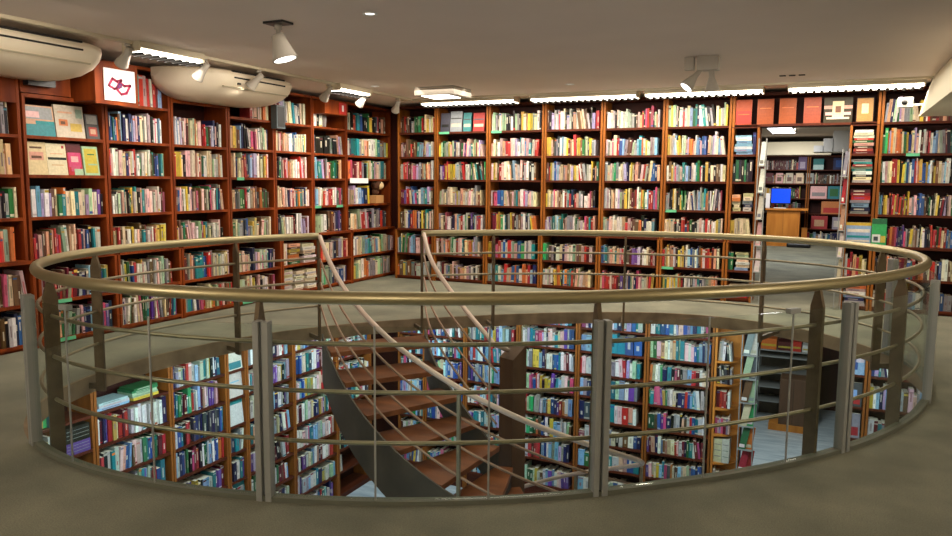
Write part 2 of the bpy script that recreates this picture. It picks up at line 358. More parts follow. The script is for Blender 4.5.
# blank board and cabinet box over the face-out bay
# --- upper back wall ------------------------------------------------------------------
BACK = [
 (-5.66,-5.04,'first bookcase right of corner', {0:'nXnRDnXWGeRXCYWCC',1:'nsDnRDnTbnCWbWC',2:'PsRKDPKvsntnOtnW',3:'DVvPBbTWbgTvWn',4:'GnCWXROONBWXnTTn',5:'WTGenPvbDPnRWR',6:'OnYsnsDWbWs'}),
 (-5.03,-4.24,'second bookcase right of corner', {1:'YgGsYYgCWnPVVKPvTgRCY',2:'NVRRYYWCSRWWvstCTTe',3:'gWCsCCYntCWCPCWCC',4:'snKWWXNbRWeWVbWKRW',5:'WnDPtRgeWRPTXCOYvs',6:'gsCvtPvntCsWXWn'}),
 (-4.23,-3.44,'third bookcase right of corner', {0:'WgsXCgXWXgsXYtYsCX',1:'tCgWPtsRRPvWPbTWPR',2:'PYCnRPCtSbPWPXsXWn',3:'WDKBBCCPnPsTtWvPWC',4:'DKYYeTXsnXnPWnGYO',5:'YDKRWWRWgPeWsT',6:'sbTWbRtOBWOtRbN'}),
 (-3.43,-2.65,'fourth bookcase right of corner', {0:'nXsWRWCXsWXtnCnsXvR',1:'YYPnsWbCYtRCYYnGgCYs',2:'nRWBbCtnvYYCRnsWXt',3:'YCsKPnCgWWRNXRPWWPKn',4:'vVsTWbgTnsWGsnWKRRt',5:'eGsXWCNPWWgCnnPRD',6:'WgPXYOYXOsRnCWtC'}),
 (-2.64,-1.87,'fifth bookcase right of corner', {0:'nWCXWgWWgsXnPtRXRnXgW',1:'PPKRRBbsnDgWsbOWYgsWb',2:'sPgesCWvNYCDtPRnBBN',3:'sWWntWvgYXCnDnRWgYWRRKg',4:'gWsPWCWtRPnnXNWb',5:'BTsCtPRWXnDVvWWCnR',6:'CKRRRPRDnVnPgCNKPWWtR'}),
 (-1.86,-1.09,'sixth bookcase right of corner', {0:'gYgnsRWbTNWTWsXCCYWgY',1:'YCCWbWYgPvOOtWbBBNtsWbC',2:'WnWsPTWbNPWTGWYCXnWC',3:'sXYCXXGgXCWWsWbsgOtWsSRK',4:'CCCCXWXRRGXWWsRRWYsC',5:'RYCtWPXYYWbBBbNnORRDX',6:'GTYYYOYRXWWsXsTsgtOt'}),
]
for bi, (a0, a1, where, rows) in enumerate(BACK):
    bookcase('back', a0, a1, BF, .0, UTOP, UZ, 'dark wooden ' + where + ' on the back wall', ledge=.71, group='bookcases along the upper back wall')
    fill_bay('back', a0, a1, BF, UZ, rows, where, SH, UTOP, ledge=.71)
# narrow stack units on both sides of the doorway, the lintel unit over it and the bookcase right of it
NS = 'narrow bookcase left of doorway'; NR = 'narrow bookcase right of doorway'; RB = 'bookcase right of doorway'
bookcase('back', -1.08, -.77, BF, .0, 2.06, UZ[:-1], 'narrow dark wooden bookcase of flat stacks left of doorway', ledge=.71)
bookcase('back', .18, .47, BF, .0, 2.06, UZ[:-1], 'narrow dark wooden bookcase of flat stacks right of doorway', ledge=.71)
bookcase('back', -1.08, .47, BF, 2.07, UTOP, [2.096], 'long wooden box shelf of face-out covers over the doorway')
bookcase('back', .48, 1.34, BF, .0, UTOP, UZ, 'dark wooden bookcase right of doorway under the beam', ledge=.71)
fill_bay('back', .48, 1.34, BF, UZ, {0:'sNWvsgCYnRnDntnDnXsRn',1:'GeOOOOOCYNvPWWDRbbgsXGTNbb',2:'GWCRRYYgBWBROBBbWnnWbWXXWPsW',3:'sbYYDDRRRnRnYsBBXXGWXCXNvPGR',4:'NTXRORKVNVsSgnXWXRRRGRCRs',5:'nXCYtPRDnRRnOnnRsXWn',6:'WCRYbBBbWsnRXWBs'}, RB, SH, UTOP, ledge=.71)
W2 = .31 - .06
stack('back',-1.08,BF,.03,.24,1.75,'bbWbbWb',f'second shelf, {NS}')
row('back',-1.08,BF,.24,.275,1.75,.3,'N',f'second shelf, {NS}',lo=.25)
row('back',-1.08,BF,.03,.275,1.43,.3,'XGSXGSX',f'third shelf, {NS}',lo=.23)
stack('back',-1.08,BF,.03,.14,1.08,'CCCOt',f'fourth shelf, {NS}',.04); stack('back',-1.08,BF,.15,.275,1.08,'WNsCC',f'right pile, fourth shelf, {NS}',.04)
row('back',-1.08,BF,.03,.275,.73,.33,'YCCCCCC',f'fifth shelf, {NS}',lo=.2)
row('back',-1.08,BF,.03,.09,.38,.33,'GG',f'sixth shelf, {NS}',y0=-.066); stack('back',-1.08,BF,.1,.275,.38,'bCWCCgC',f'sixth shelf, {NS}',y0=-.066)
stack('back',-1.08,BF,.05,.275,.05,'RWRWC',f'bottom shelf, {NS}',y0=-.066)
stack('back',.18,BF,.03,.25,1.75,'DRntGRWCW',f'second shelf, {NR}',.03)
stack('back',.18,BF,.03,.25,1.43,'WCXWTgRTW',f'third shelf, {NR}',.03)
stack('back',.18,BF,.03,.25,1.08,'sNbsRRD',f'fourth shelf, {NR}',.038)
row('back',.18,BF,.03,.26,.38,.33,'WRRtRYCC',f'sixth shelf, {NR}',y0=-.066,lo=.24)
stack('back',.18,BF,.03,.26,.05,'WsNbWPO',f'bottom shelf, {NR}',.035,y0=-.066)
# --- lower back wall ------------------------------------------------------------------
LB = 9.45; SHL = ['top shelf','second shelf','third shelf','fourth shelf','fifth shelf','sixth shelf','seventh shelf','bottom shelf','lowest shelf']
LOWB = [
 (-5.62,-5.18,'lower bookcase in the corner behind the stair', None), (-5.17,-4.53,'lower bookcase behind stair treads', None),
 (-4.52,-3.73,'lower bookcase left of newel post', None),
 (-3.72,-2.89,'lower bookcase right of newel post', {1:'CWWvTTKKvWNPPWTCPPVWBB',2:'BWgWsYYbNnWWBBBTWPDWW',3:'bTGgKKBRPYXYYVNTbWPGK',4:'DRRgeeWsvWbnYBNVROWb',5:'WWWeGGOnBBWXYbbWsWgn',6:'WsWRDRRRXbBWbgbvWNN',7:'PsgGGgYWnWbVbWPPVVV'}),
 (-2.88,-1.98,'lower bookcase right of middle glass post', {0:'KPNWBBvPWbNsvBTW',1:'bbTTnBTTBB',2:'RPWWbOYYtsWPRvWgT',3:'bsNBbWVvTgbWVs',4:'NSSBBsTWPRtW',5:'KWRPtRsCXWnWBN',6:'bGWGebTWtPBT',7:'bWNTsgBWVn'}),
 (-1.97,-1.16,'lower bookcase beside rounded end shelves', {0:'WTTBBTWvPBvbNTWXK',1:'gGPtCWCtTgTPWPBTbNsbB',2:'OCWWeNTXKDXsbRRDWCCP',3:'eTKKVYGsWCXNNRBbTbWWs',4:'GGnBVKNXsWXtnWRBTWW',5:'VDtNWbntCCRPWDNGTWDKD',6:'VPCCYbTKSOCnbWCgsBBNBB',7:'bNWTsRnB'}),
]
for (a0, a1, where, rows) in LOWB:
    bookcase('back', a0, a1, LB, LOW, -.20, LZB, 'wooden ' + where, group='bookcases along the lower back wall')
    if rows is None: rows = {r: rnd(int((a1-a0)/.042), COOL) for r in range(8)}
    else:
        rows = dict(rows); rows.setdefault(0, rnd(19, COOL))
    fill_bay('back', a0, a1, LB, LZB, rows, where, SHL, -.2)
# --- lower left wall ------------------------------------------------------------------
LL = -5.87
LOWL = [
 (3.62,4.23,'lower bookcase at the near end of the left wall', None, 0),
 (4.24,4.56,'narrow lower bookcase holding a black and purple boxed set', {}, 0),
 (4.57,5.44,'lower bookcase with white set', {3:'NRXWTWPtBbTnPPWGTBBGXDR',4:'WbTnNnPtBWsgTVbWnRBT'}, 0),
 (5.45,6.22,'lower bookcase with blue set', {1:'NNvWgNtRPWbsgTgYXWNT',2:'NBTGnNDTeRsWbDtPWVVVVPD',3:'WBTXRRX',4:'bWNBsGXKDRXWGTWbNWBBYOR',5:'TgTTNVWWYCXbbWTVVD'}, 0),
 (6.23,6.53,'narrow lower bookcase with white face-out covers', {}, 0),
 (6.54,7.37,'lower bookcase behind second glass post', {1:'sWgTWWsNPWRb',2:'WgTPPPPPvWbVVVvWYXbs',3:'XWCNBbYsNVBbNWsXVs',4:'WTtWBBTnWbsCXNWRb',5:'VVvsbWCWPRDXnWKR',6:'gWGWTNGWTWGDnRWb',7:'XsWbTTWXNnNWg'}, 0),
 (7.38,8.28,'lower bookcase right of second glass post', {1:'WYsbBBWNPVWWPRgWs',2:'NBBWCTSWWVDPKWRbW',3:'CPWbBWYgYWWPCRRWb',4:'CWDWTgWWCNNBYPVgYTWR',5:'WWWPWKTTbbBsgWPWRP',6:'DWXVSWCgbWtNDWWPR',7:'WVWsbWWTNYWWgb'}, 0),
 (8.29,9.12,'lower bookcase at the foot of the stair stringer', {1:'WbNWsTWPRbVWWNBsWT',2:'bWNTRWPbXWTsNWgB',3:'sWRPKWGbBTNWXCW',4:'WbRWPNTTgWKWBS',5:'PPWCPRKWWgsNWT',6:'WgXTsWWNCsnWYWC'}, 0),
]
for (a0, a1, where, rows, _) in LOWL:
    bookcase('left', a0, a1, LL, LOW, -.20, LZL, 'wooden ' + where, group='bookcases along the lower left wall')
    rows = {r: rnd(16, COOL) for r in range(9)} if rows is None else dict(rows)
    n9 = int((a1-a0)/.043)
    if a1 - a0 > .5:
        for r in range(9):
            if r not in rows and not (a0 == 4.57 and r in (0, 1, 2)) and not (a0 == 8.29 and r in (7, 8)): rows[r] = rnd(n9, COOL)
    if a0 == 5.45: r3 = rows.pop(3); row('left',a0,LL,.03,.29,LZL[5],.31,r3,f"{SHL[3]}, {where}")
    if a0 == 8.29: row('left',a0,LL,.03,.12,LZL[1],.31,'CCW',f"eighth shelf, {where}",lean_p=1)
    fill_bay('left', a0, a1, LL, LZL, rows, where, SHL, -.2)
wh = LOWL[2][2]
row('left',4.57,LL,.03,.40,-1.01,.31,'WDNVRYCRDRD',f"third shelf, {wh}",lo=.22)
row('left',4.57,LL,.41,.83,-1.01,.31,'WWWWWWWWWWWN',f"white set, third shelf, {wh}",lo=.25,lean_p=0,fill=.99)
row('left',5.45,LL,.30,.73,-1.33,.31,'SNSNSNSNSSBT',f"blue set, fourth shelf, {LOWL[3][2]}",lo=.25,lean_p=0,fill=.99)
stack('left',4.57,LL,.04,.40,-.70,'bWl',f"second shelf, {wh}",.03); stack('left',4.57,LL,.42,.74,-.70,'YggeG',f"right pile, second shelf, {wh}",.025)
wn = LOWL[4][2]
for r in (4,5,6): row('left',6.23,LL,.03,.26,LZL[8-r],.31,rnd(5,'bsNPTXVW'),f"{SHL[r]}, {wn}")
# --- lower right, beyond the recess ---------------------------------------------------
LR1, LR2 = 'lower bookcase of face-out covers at the right', 'lower bookcase at the far right under the slab'
bookcase('back', .27, .51, LB, LOW, -.2, LZR, 'narrow wooden ' + LR1)
bookcase('back', .52, 1.4, LB, LOW, -.2, LZR, 'wooden ' + LR2)
fill_bay('back', .52, 1.4, LB, LZR, {0:'BvTsNWXgWSWXRtPsnWBs',1:'YWbNvbWWDsnPtsbsSBNWT',2:'WDTsTTtnRsWNbXWT',3:rnd(18,COOL),4:rnd(18,COOL),5:rnd(18,COOL)}, LR2, SHL, -.2)
# --- room beyond the doorway ----------------------------------------------------------
D1, D2 = 'far bookcase behind the counter', 'far bookcase of covers seen through the doorway'
bookcase('back', -2.3, -.46, 19.4, 0, 2.05, [.05,.38,.73,1.08,1.43,1.75], 'dark wooden ' + D1 + ' beyond the doorway')
bookcase('back', -.44, .62, 19.4, 0, 2.05, [.05,.38,.73,1.08,1.43,1.75], 'dark wooden ' + D2)
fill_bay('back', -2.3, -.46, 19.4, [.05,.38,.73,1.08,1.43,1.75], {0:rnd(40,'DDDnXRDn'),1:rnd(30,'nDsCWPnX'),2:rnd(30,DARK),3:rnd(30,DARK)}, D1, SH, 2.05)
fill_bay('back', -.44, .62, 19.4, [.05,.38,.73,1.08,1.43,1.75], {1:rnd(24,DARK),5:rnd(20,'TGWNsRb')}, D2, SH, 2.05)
# ------------------------------------------------------------------ books shown face-out
def display(side, a0, front, x0, x1, z, h, c, art, label, y0=.02, lean=.03, name='display_book', cat='book', group=None, th=.022):
    loc, rz = place(side, a0, front)
    o = MB(); w = x1 - x0
    o.hexa([(0,0,0),(w,0,0),(w,th,0),(0,th,0),(0,lean,h),(w,lean,h),(w,lean+th,h),(0,lean+th,h)], jit(c,.04), 0, top=PAGE)
    base = o.build(name, M['book'])
    base.matrix_world = Matrix.Translation(loc) @ Matrix.Rotation(rz,4,'Z') @ Matrix.Translation((x0, y0, z))
    tag(base, label, cat, group)
    if art:
        b = MB()
        for k, (u0, u1, v0, v1, cc) in enumerate(art):
            e = -.0012 - .0006*k
            b.hexa([(w*u0, lean*v0+e, h*v0),(w*u1, lean*v0+e, h*v0),(w*u1, lean*v0+e+.0005, h*v0),(w*u0, lean*v0+e+.0005, h*v0),
                    (w*u0, lean*v1+e, h*v1),(w*u1, lean*v1+e, h*v1),(w*u1, lean*v1+e+.0005, h*v1),(w*u0, lean*v1+e+.0005, h*v1)], jit(cc,.05))
        b.build('cover_print', M['book'], base)  # printed colour patches and picture shapes of the cover
    return base
LN = lambda v0, v1, n, c, x0=.15, x1=.85: [(x0, x1 - .1*(i % 2), v0+(v1-v0)*i/n, v0+(v1-v0)*(i+.45)/n, c) for i in range(n)]
a1_ = 4.11; FC = 'face-out covers on the shelf below the near air conditioner'
display('left',a1_,LF,.04,.30,1.75,.25,'t',[(.05,.95,.55,.95,'s'),(.05,.5,.6,.8,'P'),(.0,1,.0,.38,'T'),(.35,1,.38,.5,'T')],'face-out book with teal lower half and grey mottled top',group=FC)
display('left',a1_,LF,.31,.585,1.75,.275,'C',[(.12,.42,.36,.56,'O'),(.18,.34,.4,.5,'n'),(.5,.9,.2,.45,'Y'),(.72,.95,.62,.9,'g'),(.1,.6,.75,.8,'t')],'face-out cream book with orange oval',group=FC)
display('left',a1_,LF,.60,.735,1.75,.22,'S',[(.1,.9,.6,.95,'s'),(.2,.8,.12,.48,'R'),(.3,.7,.2,.4,'t')],'small dark face-out book with red flower',group=FC)
display('left',a1_,LF,.035,.215,1.43,.27,'C',[(.15,.85,.45,.7,'t'),(.25,.75,.5,.58,'n'),(.2,.8,.8,.86,'n')],'pale peach face-out book with brown title, leftmost on its shelf',group=FC)
display('left',a1_,LF,.217,.40,1.43,.265,'C',[(.05,.98,.48,.56,'X'),(.2,.8,.66,.69,'t'),(.2,.8,.3,.33,'t'),(.78,.9,.85,.94,'R')],'cream face-out book with dark title line across',group=FC)
display('left',a1_,LF,.405,.545,1.43,.27,'R',[(0,1,.7,1,'D'),(.08,.92,.25,.72,'K'),(.2,.8,.12,.3,'K'),(.25,.75,.42,.6,'P'),(.4,1,0,.2,'g')],'red face-out book with pink heart shape',group=FC)
display('left',a1_,LF,.56,.715,1.43,.255,'g',[(.1,.9,.08,.92,'Y'),(.3,.85,.35,.4,'g'),(.3,.75,.7,.74,'G')],'yellow green face-out book, rightmost on its shelf',group=FC)
# albums on the top shelf of the second back bookcase
for x0,x1,h,c,l in [(.05,.19,.26,'S','dark grey face-out album leaning in the top shelf'),(.20,.38,.28,'s','grey face-out album with darker bands in the top shelf'),(.40,.52,.255,'T','teal face-out book in the top shelf near the corner'),(.55,.72,.25,'R','red face-out book in the top shelf near the corner')]:
    display('back',-5.03,BF,x0,x1,2.09,h,c,[(.1,.9,.25,.4,'C' if c!='S' else 'X'),(.05,.95,.62,.68,'S')],l,group='face-out albums on the top shelf')
# four orange covers, the picture board and the gold cover over the doorway
for i,(x0,x1) in enumerate([(-1.05,-.87),(-.81,-.63),(-.57,-.39),(-.31,-.13)]):
    display('back',-1.08,BF,x0+1.08,x1+1.08,2.096,.29,'o',[(.04,.96,.03,.55,'R'),(.15,.85,.4,.43,'O')] if i==0 else [(.15,.85,.62,.65,'O')],f"large orange cover over the doorway, {['first','second','third','fourth'][i]} from the left",group='orange covers over the doorway',lean=.012)
display('back',-1.08,BF,.98,1.27,2.096,.28,'m',[(.05,.95,.3,.42,'P'),(.0,1,.55,.68,'t'),(.3,.7,.2,.85,'C'),(.4,.6,.4,.66,'n'),(.1,.9,.14,.22,'C')],'brown picture book with pale hands over the doorway',group=None,lean=.012)
display('back',-1.08,BF,1.31,1.48,2.096,.27,'m',[(.03,.97,.03,.97,'q'),(.3,.7,.35,.75,'C')],'gold coloured face-out cover at right end over the doorway',lean=.012)
# covers on the ledge right of the doorway
display('back',.18,BF,.02,.27,.745,.24,'b',[(0,1,.86,1,'Y'),(.05,.95,.55,.7,'W'),(.05,.95,.3,.4,'T'),(.05,.95,.12,.2,'W')],'light blue face-out book with yellow top edge',y0=-.06)
display('back',.18,BF,.275,.42,.745,.29,'e',[(.05,.6,.1,.4,'W'),(.62,.95,.1,.35,'Y'),(.15,.45,.16,.32,'S'),(0,1,.8,1,'G')],'green face-out book with white picture beside the doorway',y0=-.085)
# teal art covers, last left bookcases
for k,(x0,x1,z,h,c,l) in enumerate([(.03,.2,1.75,.24,'X','black face-out cover under a white card'),(.22,.42,1.75,.24,'X','second black face-out cover on the same shelf')]): pass
# white face-out covers in the narrow lower bookcase, blue covers at the lower right
for k,(z,h,c,art,l) in enumerate([(-.70,.25,'W',[(.1,.9,.05,.35,'T')],'white face-out cover with teal foot in the narrow lower bookcase, topmost'),(-1.01,.27,'W',[(.2,.8,.6,.66,'b')],'plain white face-out cover in the narrow lower bookcase'),(-1.33,.29,'W',[(0,1,.8,1,'T')],'white face-out cover with dark teal top in the narrow lower bookcase'),(-2.27,.27,'T',[(.1,.9,.6,.66,'b')],'turquoise face-out cover in the narrow lower bookcase')]):
    display('left',6.23,LL,.035,.265,z,h,c,art,l)
display('back',.27,LB,.03,.21,-.74,.28,'b',[(.1,.6,.2,.7,'B'),(.5,.95,.5,.9,'W')],'blue and white face-out cover, topmost at the lower right')
display('back',.27,LB,.03,.2,-1.11,.27,'S',[(.2,.7,.3,.7,'b'),(.5,.9,.1,.3,'R')],'dark face-out cover with pale blue figure at the lower right')
display('back',.27,LB,.03,.2,-1.48,.28,'s',[(.3,.9,.1,.45,'R'),(.1,.5,.5,.9,'S')],'grey face-out cover with red shape at the lower right')
display('back',.27,LB,.03,.2,-1.84,.27,'D',[(.3,.7,.4,.6,'P')],'maroon face-out cover, lowest at the lower right')
display('back',-2.88,LB,.1,.4,-1.71,.26,'B',[(.1,.9,.1,.6,'S'),(.3,.8,.6,.85,'b')],'blue face-out picture cover right of the middle glass post') if False else None
# covers in the far bookcase beyond the doorway
for (x0,x1,z,h,c,art,l) in [(.08,.3,1.75,.25,'T',[(.0,1,.0,.45,'l')],'teal and white cover on top shelf of far bookcase'),(.5,.75,1.75,.27,'N',[(.2,.8,.2,.8,'B')],'navy cover with blue disc on top shelf of far bookcase'),(.05,.4,1.08,.29,'P',[(.1,.9,.2,.5,'s')],'pinkish grey cover in far bookcase'),(.42,.85,1.08,.29,'T',[(.1,.5,.2,.8,'G')],'teal green cover in far bookcase'),(.3,.75,.73,.29,'O',[(.1,.9,.1,.5,'R')],'orange cover in far bookcase'),(.1,.45,.38,.3,'R',[(.2,.8,.2,.7,'t')],'red picture cover in far bookcase'),(.55,.85,.38,.28,'s',[(.1,.6,.2,.7,'W')],'grey and white cover in far bookcase')]:
    display('back',-.44,19.4,x0,x1,z,h,c,art,l,y0=-.0)
for i,(x,c) in enumerate([(.62,'D'),(.84,'P'),(1.06,'C'),(1.28,'C'),(1.5,'s')]):
    display('back',-2.3,19.4,x+.3,x+.46,1.43,.24,c,[(.2,.8,.2,.6,'n')],f"small face-out cover over the blue screen, {['first','second','third','fourth','fifth'][i]} from left",group='small covers over the screen',y0=0)
display('back',-2.3,19.4,1.62,1.8,1.75,.3,'V',[(.2,.8,.1,.6,'v')],'violet cover standing at end of far top shelf',y0=0)

# boxed sets (black over purple) and the big white box set of the rounded end shelves
def boxed(name, side, a0, front, x0, x1, y0, y1, z0, z1, c, label):
    loc, rz = place(side, a0, front); b = MB()
    b.box(x0,x1,y0,y1,z0,z1,jit(c,.05)); 
    for k in range(1,4): b.box(x0+.01,x1-.01,y0-.0015,y0-.0002,z0+(z1-z0)*k/4,z0+(z1-z0)*(k/4+.03),jit('s',.05))
    o = b.build(name, M['book'], None, loc, rz); return tag(o, label, 'box')
boxed('boxed_set','left',4.24,LL,.04,.28,.01,.2,-1.01,-.90,'V','purple boxed set lying under the black one')
boxed('boxed_set','left',4.24,LL,.04,.28,.01,.2,-.899,-.76,'X','black boxed set lying on the purple one')

# ------------------------------------------------------------------ rounded end shelves and magazine rack on the lower floor
er = empty('end_shelf', (-1.15, LB, 0), 0, 'rounded oak end shelf unit beside the lower magazine rack', 'shelf')
MB().box(0,.026,0,.33,LOW,-.2).build('side_panel', M['oak'], er); MB().box(.026,.30,.31,.33,LOW,-.2).build('back_panel', M['oak'], er)
for z in [-2.7,-2.35,-2.02,-1.66,-1.33,-1.03,-.74]:
    b = MB(); n = 10; b.v = [(.027,.31,z-.026),(.027,.31,z)]
    for i in range(n+1):
        a = PI/2*i/n; x, y = .027 + .275*math.sin(a), .31 - .31*math.cos(a); b.v += [(x,y,z-.026),(x,y,z)]
    for i in range(n):
        p = 2+2*i; b.face((p,p+2,p+3,p+1)); b.face((1,p+1,p+3)); b.face((0,p+2,p))
    b.face((0,2,3,1)); b.face((0,1,2+2*n+1,2+2*n)); b.build('shelf', M['oak'], er)
we = 'rounded end shelf unit'
for z, s, n_, lp in [(-.74,'CWWXSWs','first shelf',1),(-1.03,'XWXSXs','second shelf',1),(-1.33,'DRRRDW','third shelf',0),(-1.66,'KPvKDvP','fourth shelf',0),(-2.35,'WCWC','sixth shelf',0)]:
    row('back',-1.15,LB,.035,.215,z,.29,s,f"{n_}, {we}",y0=.03,lean_p=lp,maxd=.15)
row('back',-1.15,LB,.03,.27,-.46,.26,'DWWC',f"top edge, {we}",y0=.1,maxd=.15) if False else None
boxed('box_file','back',-1.15,LB,.03,.125,.03,.2,-2.02,-1.72,'C','left cream box file in the rounded end shelf')
boxed('box_file','back',-1.15,LB,.128,.215,.03,.2,-2.02,-1.72,'W','right cream box file in the rounded end shelf')
# magazine racks: lower one beside the end shelf, upper ones at the doorway jambs
def magazines(x, y, zs, cols, label, name='magazine', tilt=.05, w=.10, h=.27, flip=1, grp='magazines', each=None):
    for i, (z, c) in enumerate(zip(zs, cols)):
        b = MB(); t = .012
        b.hexa([(0,0,0),(w,0,0),(w,t,0),(0,t,0),(tilt*flip,.03,h),(w+tilt*flip,.03,h),(w+tilt*flip,.03+t,h),(tilt*flip,.03+t,h)], jit(c,.06), 0, top=PAGE)
        b.box(.01,w-.01,-.001,-.0002,.02,.06,jit(R.choice('WWsCP')))
        o = b.build(name, M['book'], None, (x, y, z)); tag(o, f"{PAL[c][1]} magazine, {nth(i+1)} from the top {label}", 'magazine', grp)
def rack(x, y, z0, z1, zs, label, w=.16):
    r = empty('magazine_rack', (x, y, 0), 0, label, 'rack')
    for xx in (-.012, w): MB().box(xx,xx+.01,.0,.05,z0,z1).build('upright', M['alu'], r)
    for z in zs: MB().box(-.002,w,-.02,.045,z-.012,z-.002).build('ledge', M['alu'], r)
zs = [-.62-.29*i for i in range(8)]
rack(-.83, 9.40, LOW, -.35, zs, 'slim metal magazine rack beside the rounded end shelves')
magazines(-.825,9.405,zs,'sgnCGRbD','in the lower rack',grp='magazines in the lower rack',w=.08)
magazines(-.75,9.425,zs,'WSgeORKW','in the right column of the lower rack',grp='magazines in the lower rack',w=.08,tilt=.03)
zu = [1.62,1.31,1.0,.69,.38]
rack(-.757, 9.44, .0, 1.93, zu, 'slim magazine rack on left jamb of the doorway', .07)
magazines(-.753,9.445,zu,'WWWPW','on the left doorway jamb',grp='magazines on the left jamb',w=.055,tilt=.02)
zv = [1.5,1.2,.9,.6,.3]
rack(.125, 9.395, .0, 1.8, zv, 'slim magazine rack on right jamb of the doorway', .055)
magazines(.125,9.40,zv,'sRtWC','on the right doorway jamb',grp='magazines on the right jamb',w=.04,tilt=.02)

# ------------------------------------------------------------------ toy, tags, signs on the left bookcases
ty = empty('plush_toy', (-5.985, 9.16, 1.08), PI/2, 'round brown plush animal head sitting on a tan box', 'toy')
S = lambda r, c, k=14: MB().lathe([(max(1e-4, r*math.sin(PI*i/k)), -r*math.cos(PI*i/k)) for i in range(k+1)], Matrix.Translation(c), 16)
S(.085,(.1,.0,.215)).build('head', M['plush'], ty); S(.055,(.115,-.055,.205)).build('muzzle', M['plushface'], ty)
for sx in (-1,1):
    S(.03,(.1+sx*.085,.0,.235)).build('ear', M['plush'], ty); S(.011,(.105+sx*.028,-.082,.245)).build('eye', M['black'], ty)
S(.055,(.1,.02,.12)).build('body', M['plush'], ty)
tb = box('small_box', M['card'], .0,.2,.0,.15,.0,.115, bevel=.003); tb.location = (-5.985+.03, 9.42, 1.08); tb.rotation_euler.z = PI/2
tag(tb,'tan cardboard box under the plush toy','box'); ty.location = (-5.985-.03, 9.42, 1.08+.052)
def shelf_tag(side, a, w, z, label, m='tag', h=.032, off=.003, low=False):
    if side == 'left': o = box('shelf_label', M[m], 0, .003, 0, w, -h, 0); o.location = ((-5.87 if low else -5.95)+off, a, z)
    else: o = box('shelf_label', M[m], 0, w, 0, .003, -h, 0); o.location = (a, (9.45 if low else 9.53)-off-.003, z)
    tag(o, label, 'label', 'green shelf labels' if m == 'tag' else None)
shelf_tag('back',-4.99,.16,2.09,'green shelf label under the face-out albums')
shelf_tag('back',-4.19,.15,2.09,'green shelf label on top shelf of third bookcase from the corner')
shelf_tag('back',-1.82,.13,1.08,'dark green shelf label on sixth bookcase from the corner, uppermost')
shelf_tag('back',-1.83,.14,.73,'green shelf label just under the far handrail, sixth bookcase')
shelf_tag('back',-1.83,.14,.38,'green shelf label low on sixth bookcase, lowermost',low=True)
shelf_tag('back',.74,.13,1.75,'green shelf label right of the doorway')
shelf_tag('left',6.55,.11,1.43,'pale green shelf label on second bookcase right of logo sign')
shelf_tag('left',7.95,.13,1.08,'green shelf label under red books, left one')
shelf_tag('left',8.42,.14,1.08,'green shelf label under red books, right one')
shelf_tag('left',4.2,.2,.38,'bright green shelf label behind the leftmost rail post',low=True)
shelf_tag('left',6.5,.16,.05,'green shelf label at floor level on left wall',low=True)
shelf_tag('left',4.2,.22,.05,'green shelf label at floor level behind the leftmost rail post',low=True)
shelf_tag('left',8.74,.45,1.44,'long white shelf card in the last left bookcase',m='paper',h=.07)
# cabinet box with logo sign
sb = empty('cabinet_box', (-6.29, 4.56, 0), 0, 'reddish wooden box above the face-out covers carrying the logo sign', 'cabinet')
MB().box(0,.60,.02,.46,2.06,2.40).build('body', M['wood'], sb, bevel=.004); MB().box(.603,.612,.02,.46,2.04,2.40).build('front_frame', M['wood'], sb)
pn = box('wood_panel', M['wood'], -6.28, -5.97, 4.115, 4.57, 2.095, 2.42); tag(pn, 'plain wooden board above the face-out covers', 'panel')
dk = box('cable_box', M['black'], -5.965, -5.9, 4.14, 4.38, 2.15, 2.26); tag(dk, 'black box under the near air conditioner', 'box')
sg = empty('logo_sign', (-5.672, 4.66, 2.075), PI/2, 'white sign with crimson interlocked page logo below a spotlight', 'sign')
MB().box(0,.32,-.006,-.001,0,.27).build('sheet', M['paper'], sg)
def ribbon(pts, w, m, nm, y=-.0075):
    b = MB(); n = len(pts)
    for i in range(n):
        p, q = Vector(pts[i]), Vector(pts[(i+1) % n]); d = (q-p).normalized(); s = Vector((-d.y, d.x))*w/2; e = d*w*.4
        c = [p-e-s, q+e-s, q+e+s, p-e+s]
        b.hexa([(c[k].x, y, c[k].y) for k in (0,1)] + [(c[k].x, y+.0014, c[k].y) for k in (1,0)] + [(c[k].x, y, c[k].y) for k in (3,2)] + [(c[k].x, y+.0014, c[k].y) for k in (2,3)])
    b.build(nm, m, sg)
ribbon([(.045,.125),(.085,.185),(.13,.165),(.175,.18),(.15,.115),(.10,.10)], .024, M['logo'], 'logo_page')
ribbon([(.12,.105),(.155,.16),(.205,.135),(.265,.145),(.225,.075),(.17,.06)], .024, M['logo'], 'logo_page', -.0092)
ribbon([(.135,.12),(.15,.145),(.175,.145),(.168,.118)], .014, M['logop'], 'logo_letter', -.0108)
rb = empty('cabinet_box', (-6.2, 7.96, 0), 0, 'small reddish wooden box with red sign near the corner', 'cabinet')
MB().box(0,.42,.0,.5,2.24,2.41).build('body', M['wood'], rb, bevel=.004); MB().box(.421,.426,.3,.46,2.255,2.40).build('red_sign', M['redsign'], rb); MB().box(.4262,.428,.36,.40,2.29,2.37).build('sign_mark', M['paper'], rb)
gb = empty('loudspeaker', (-5.948, 7.135, 2.0), 0, 'small slate grey box speaker on the upright below the second air conditioner', 'speaker')
MB().box(.001,.09,0,.15,0,.27).build('body', M['greybag'], gb, bevel=.006); MB().box(.091,.094,.015,.135,.02,.25).build('grille', M['black'], gb)

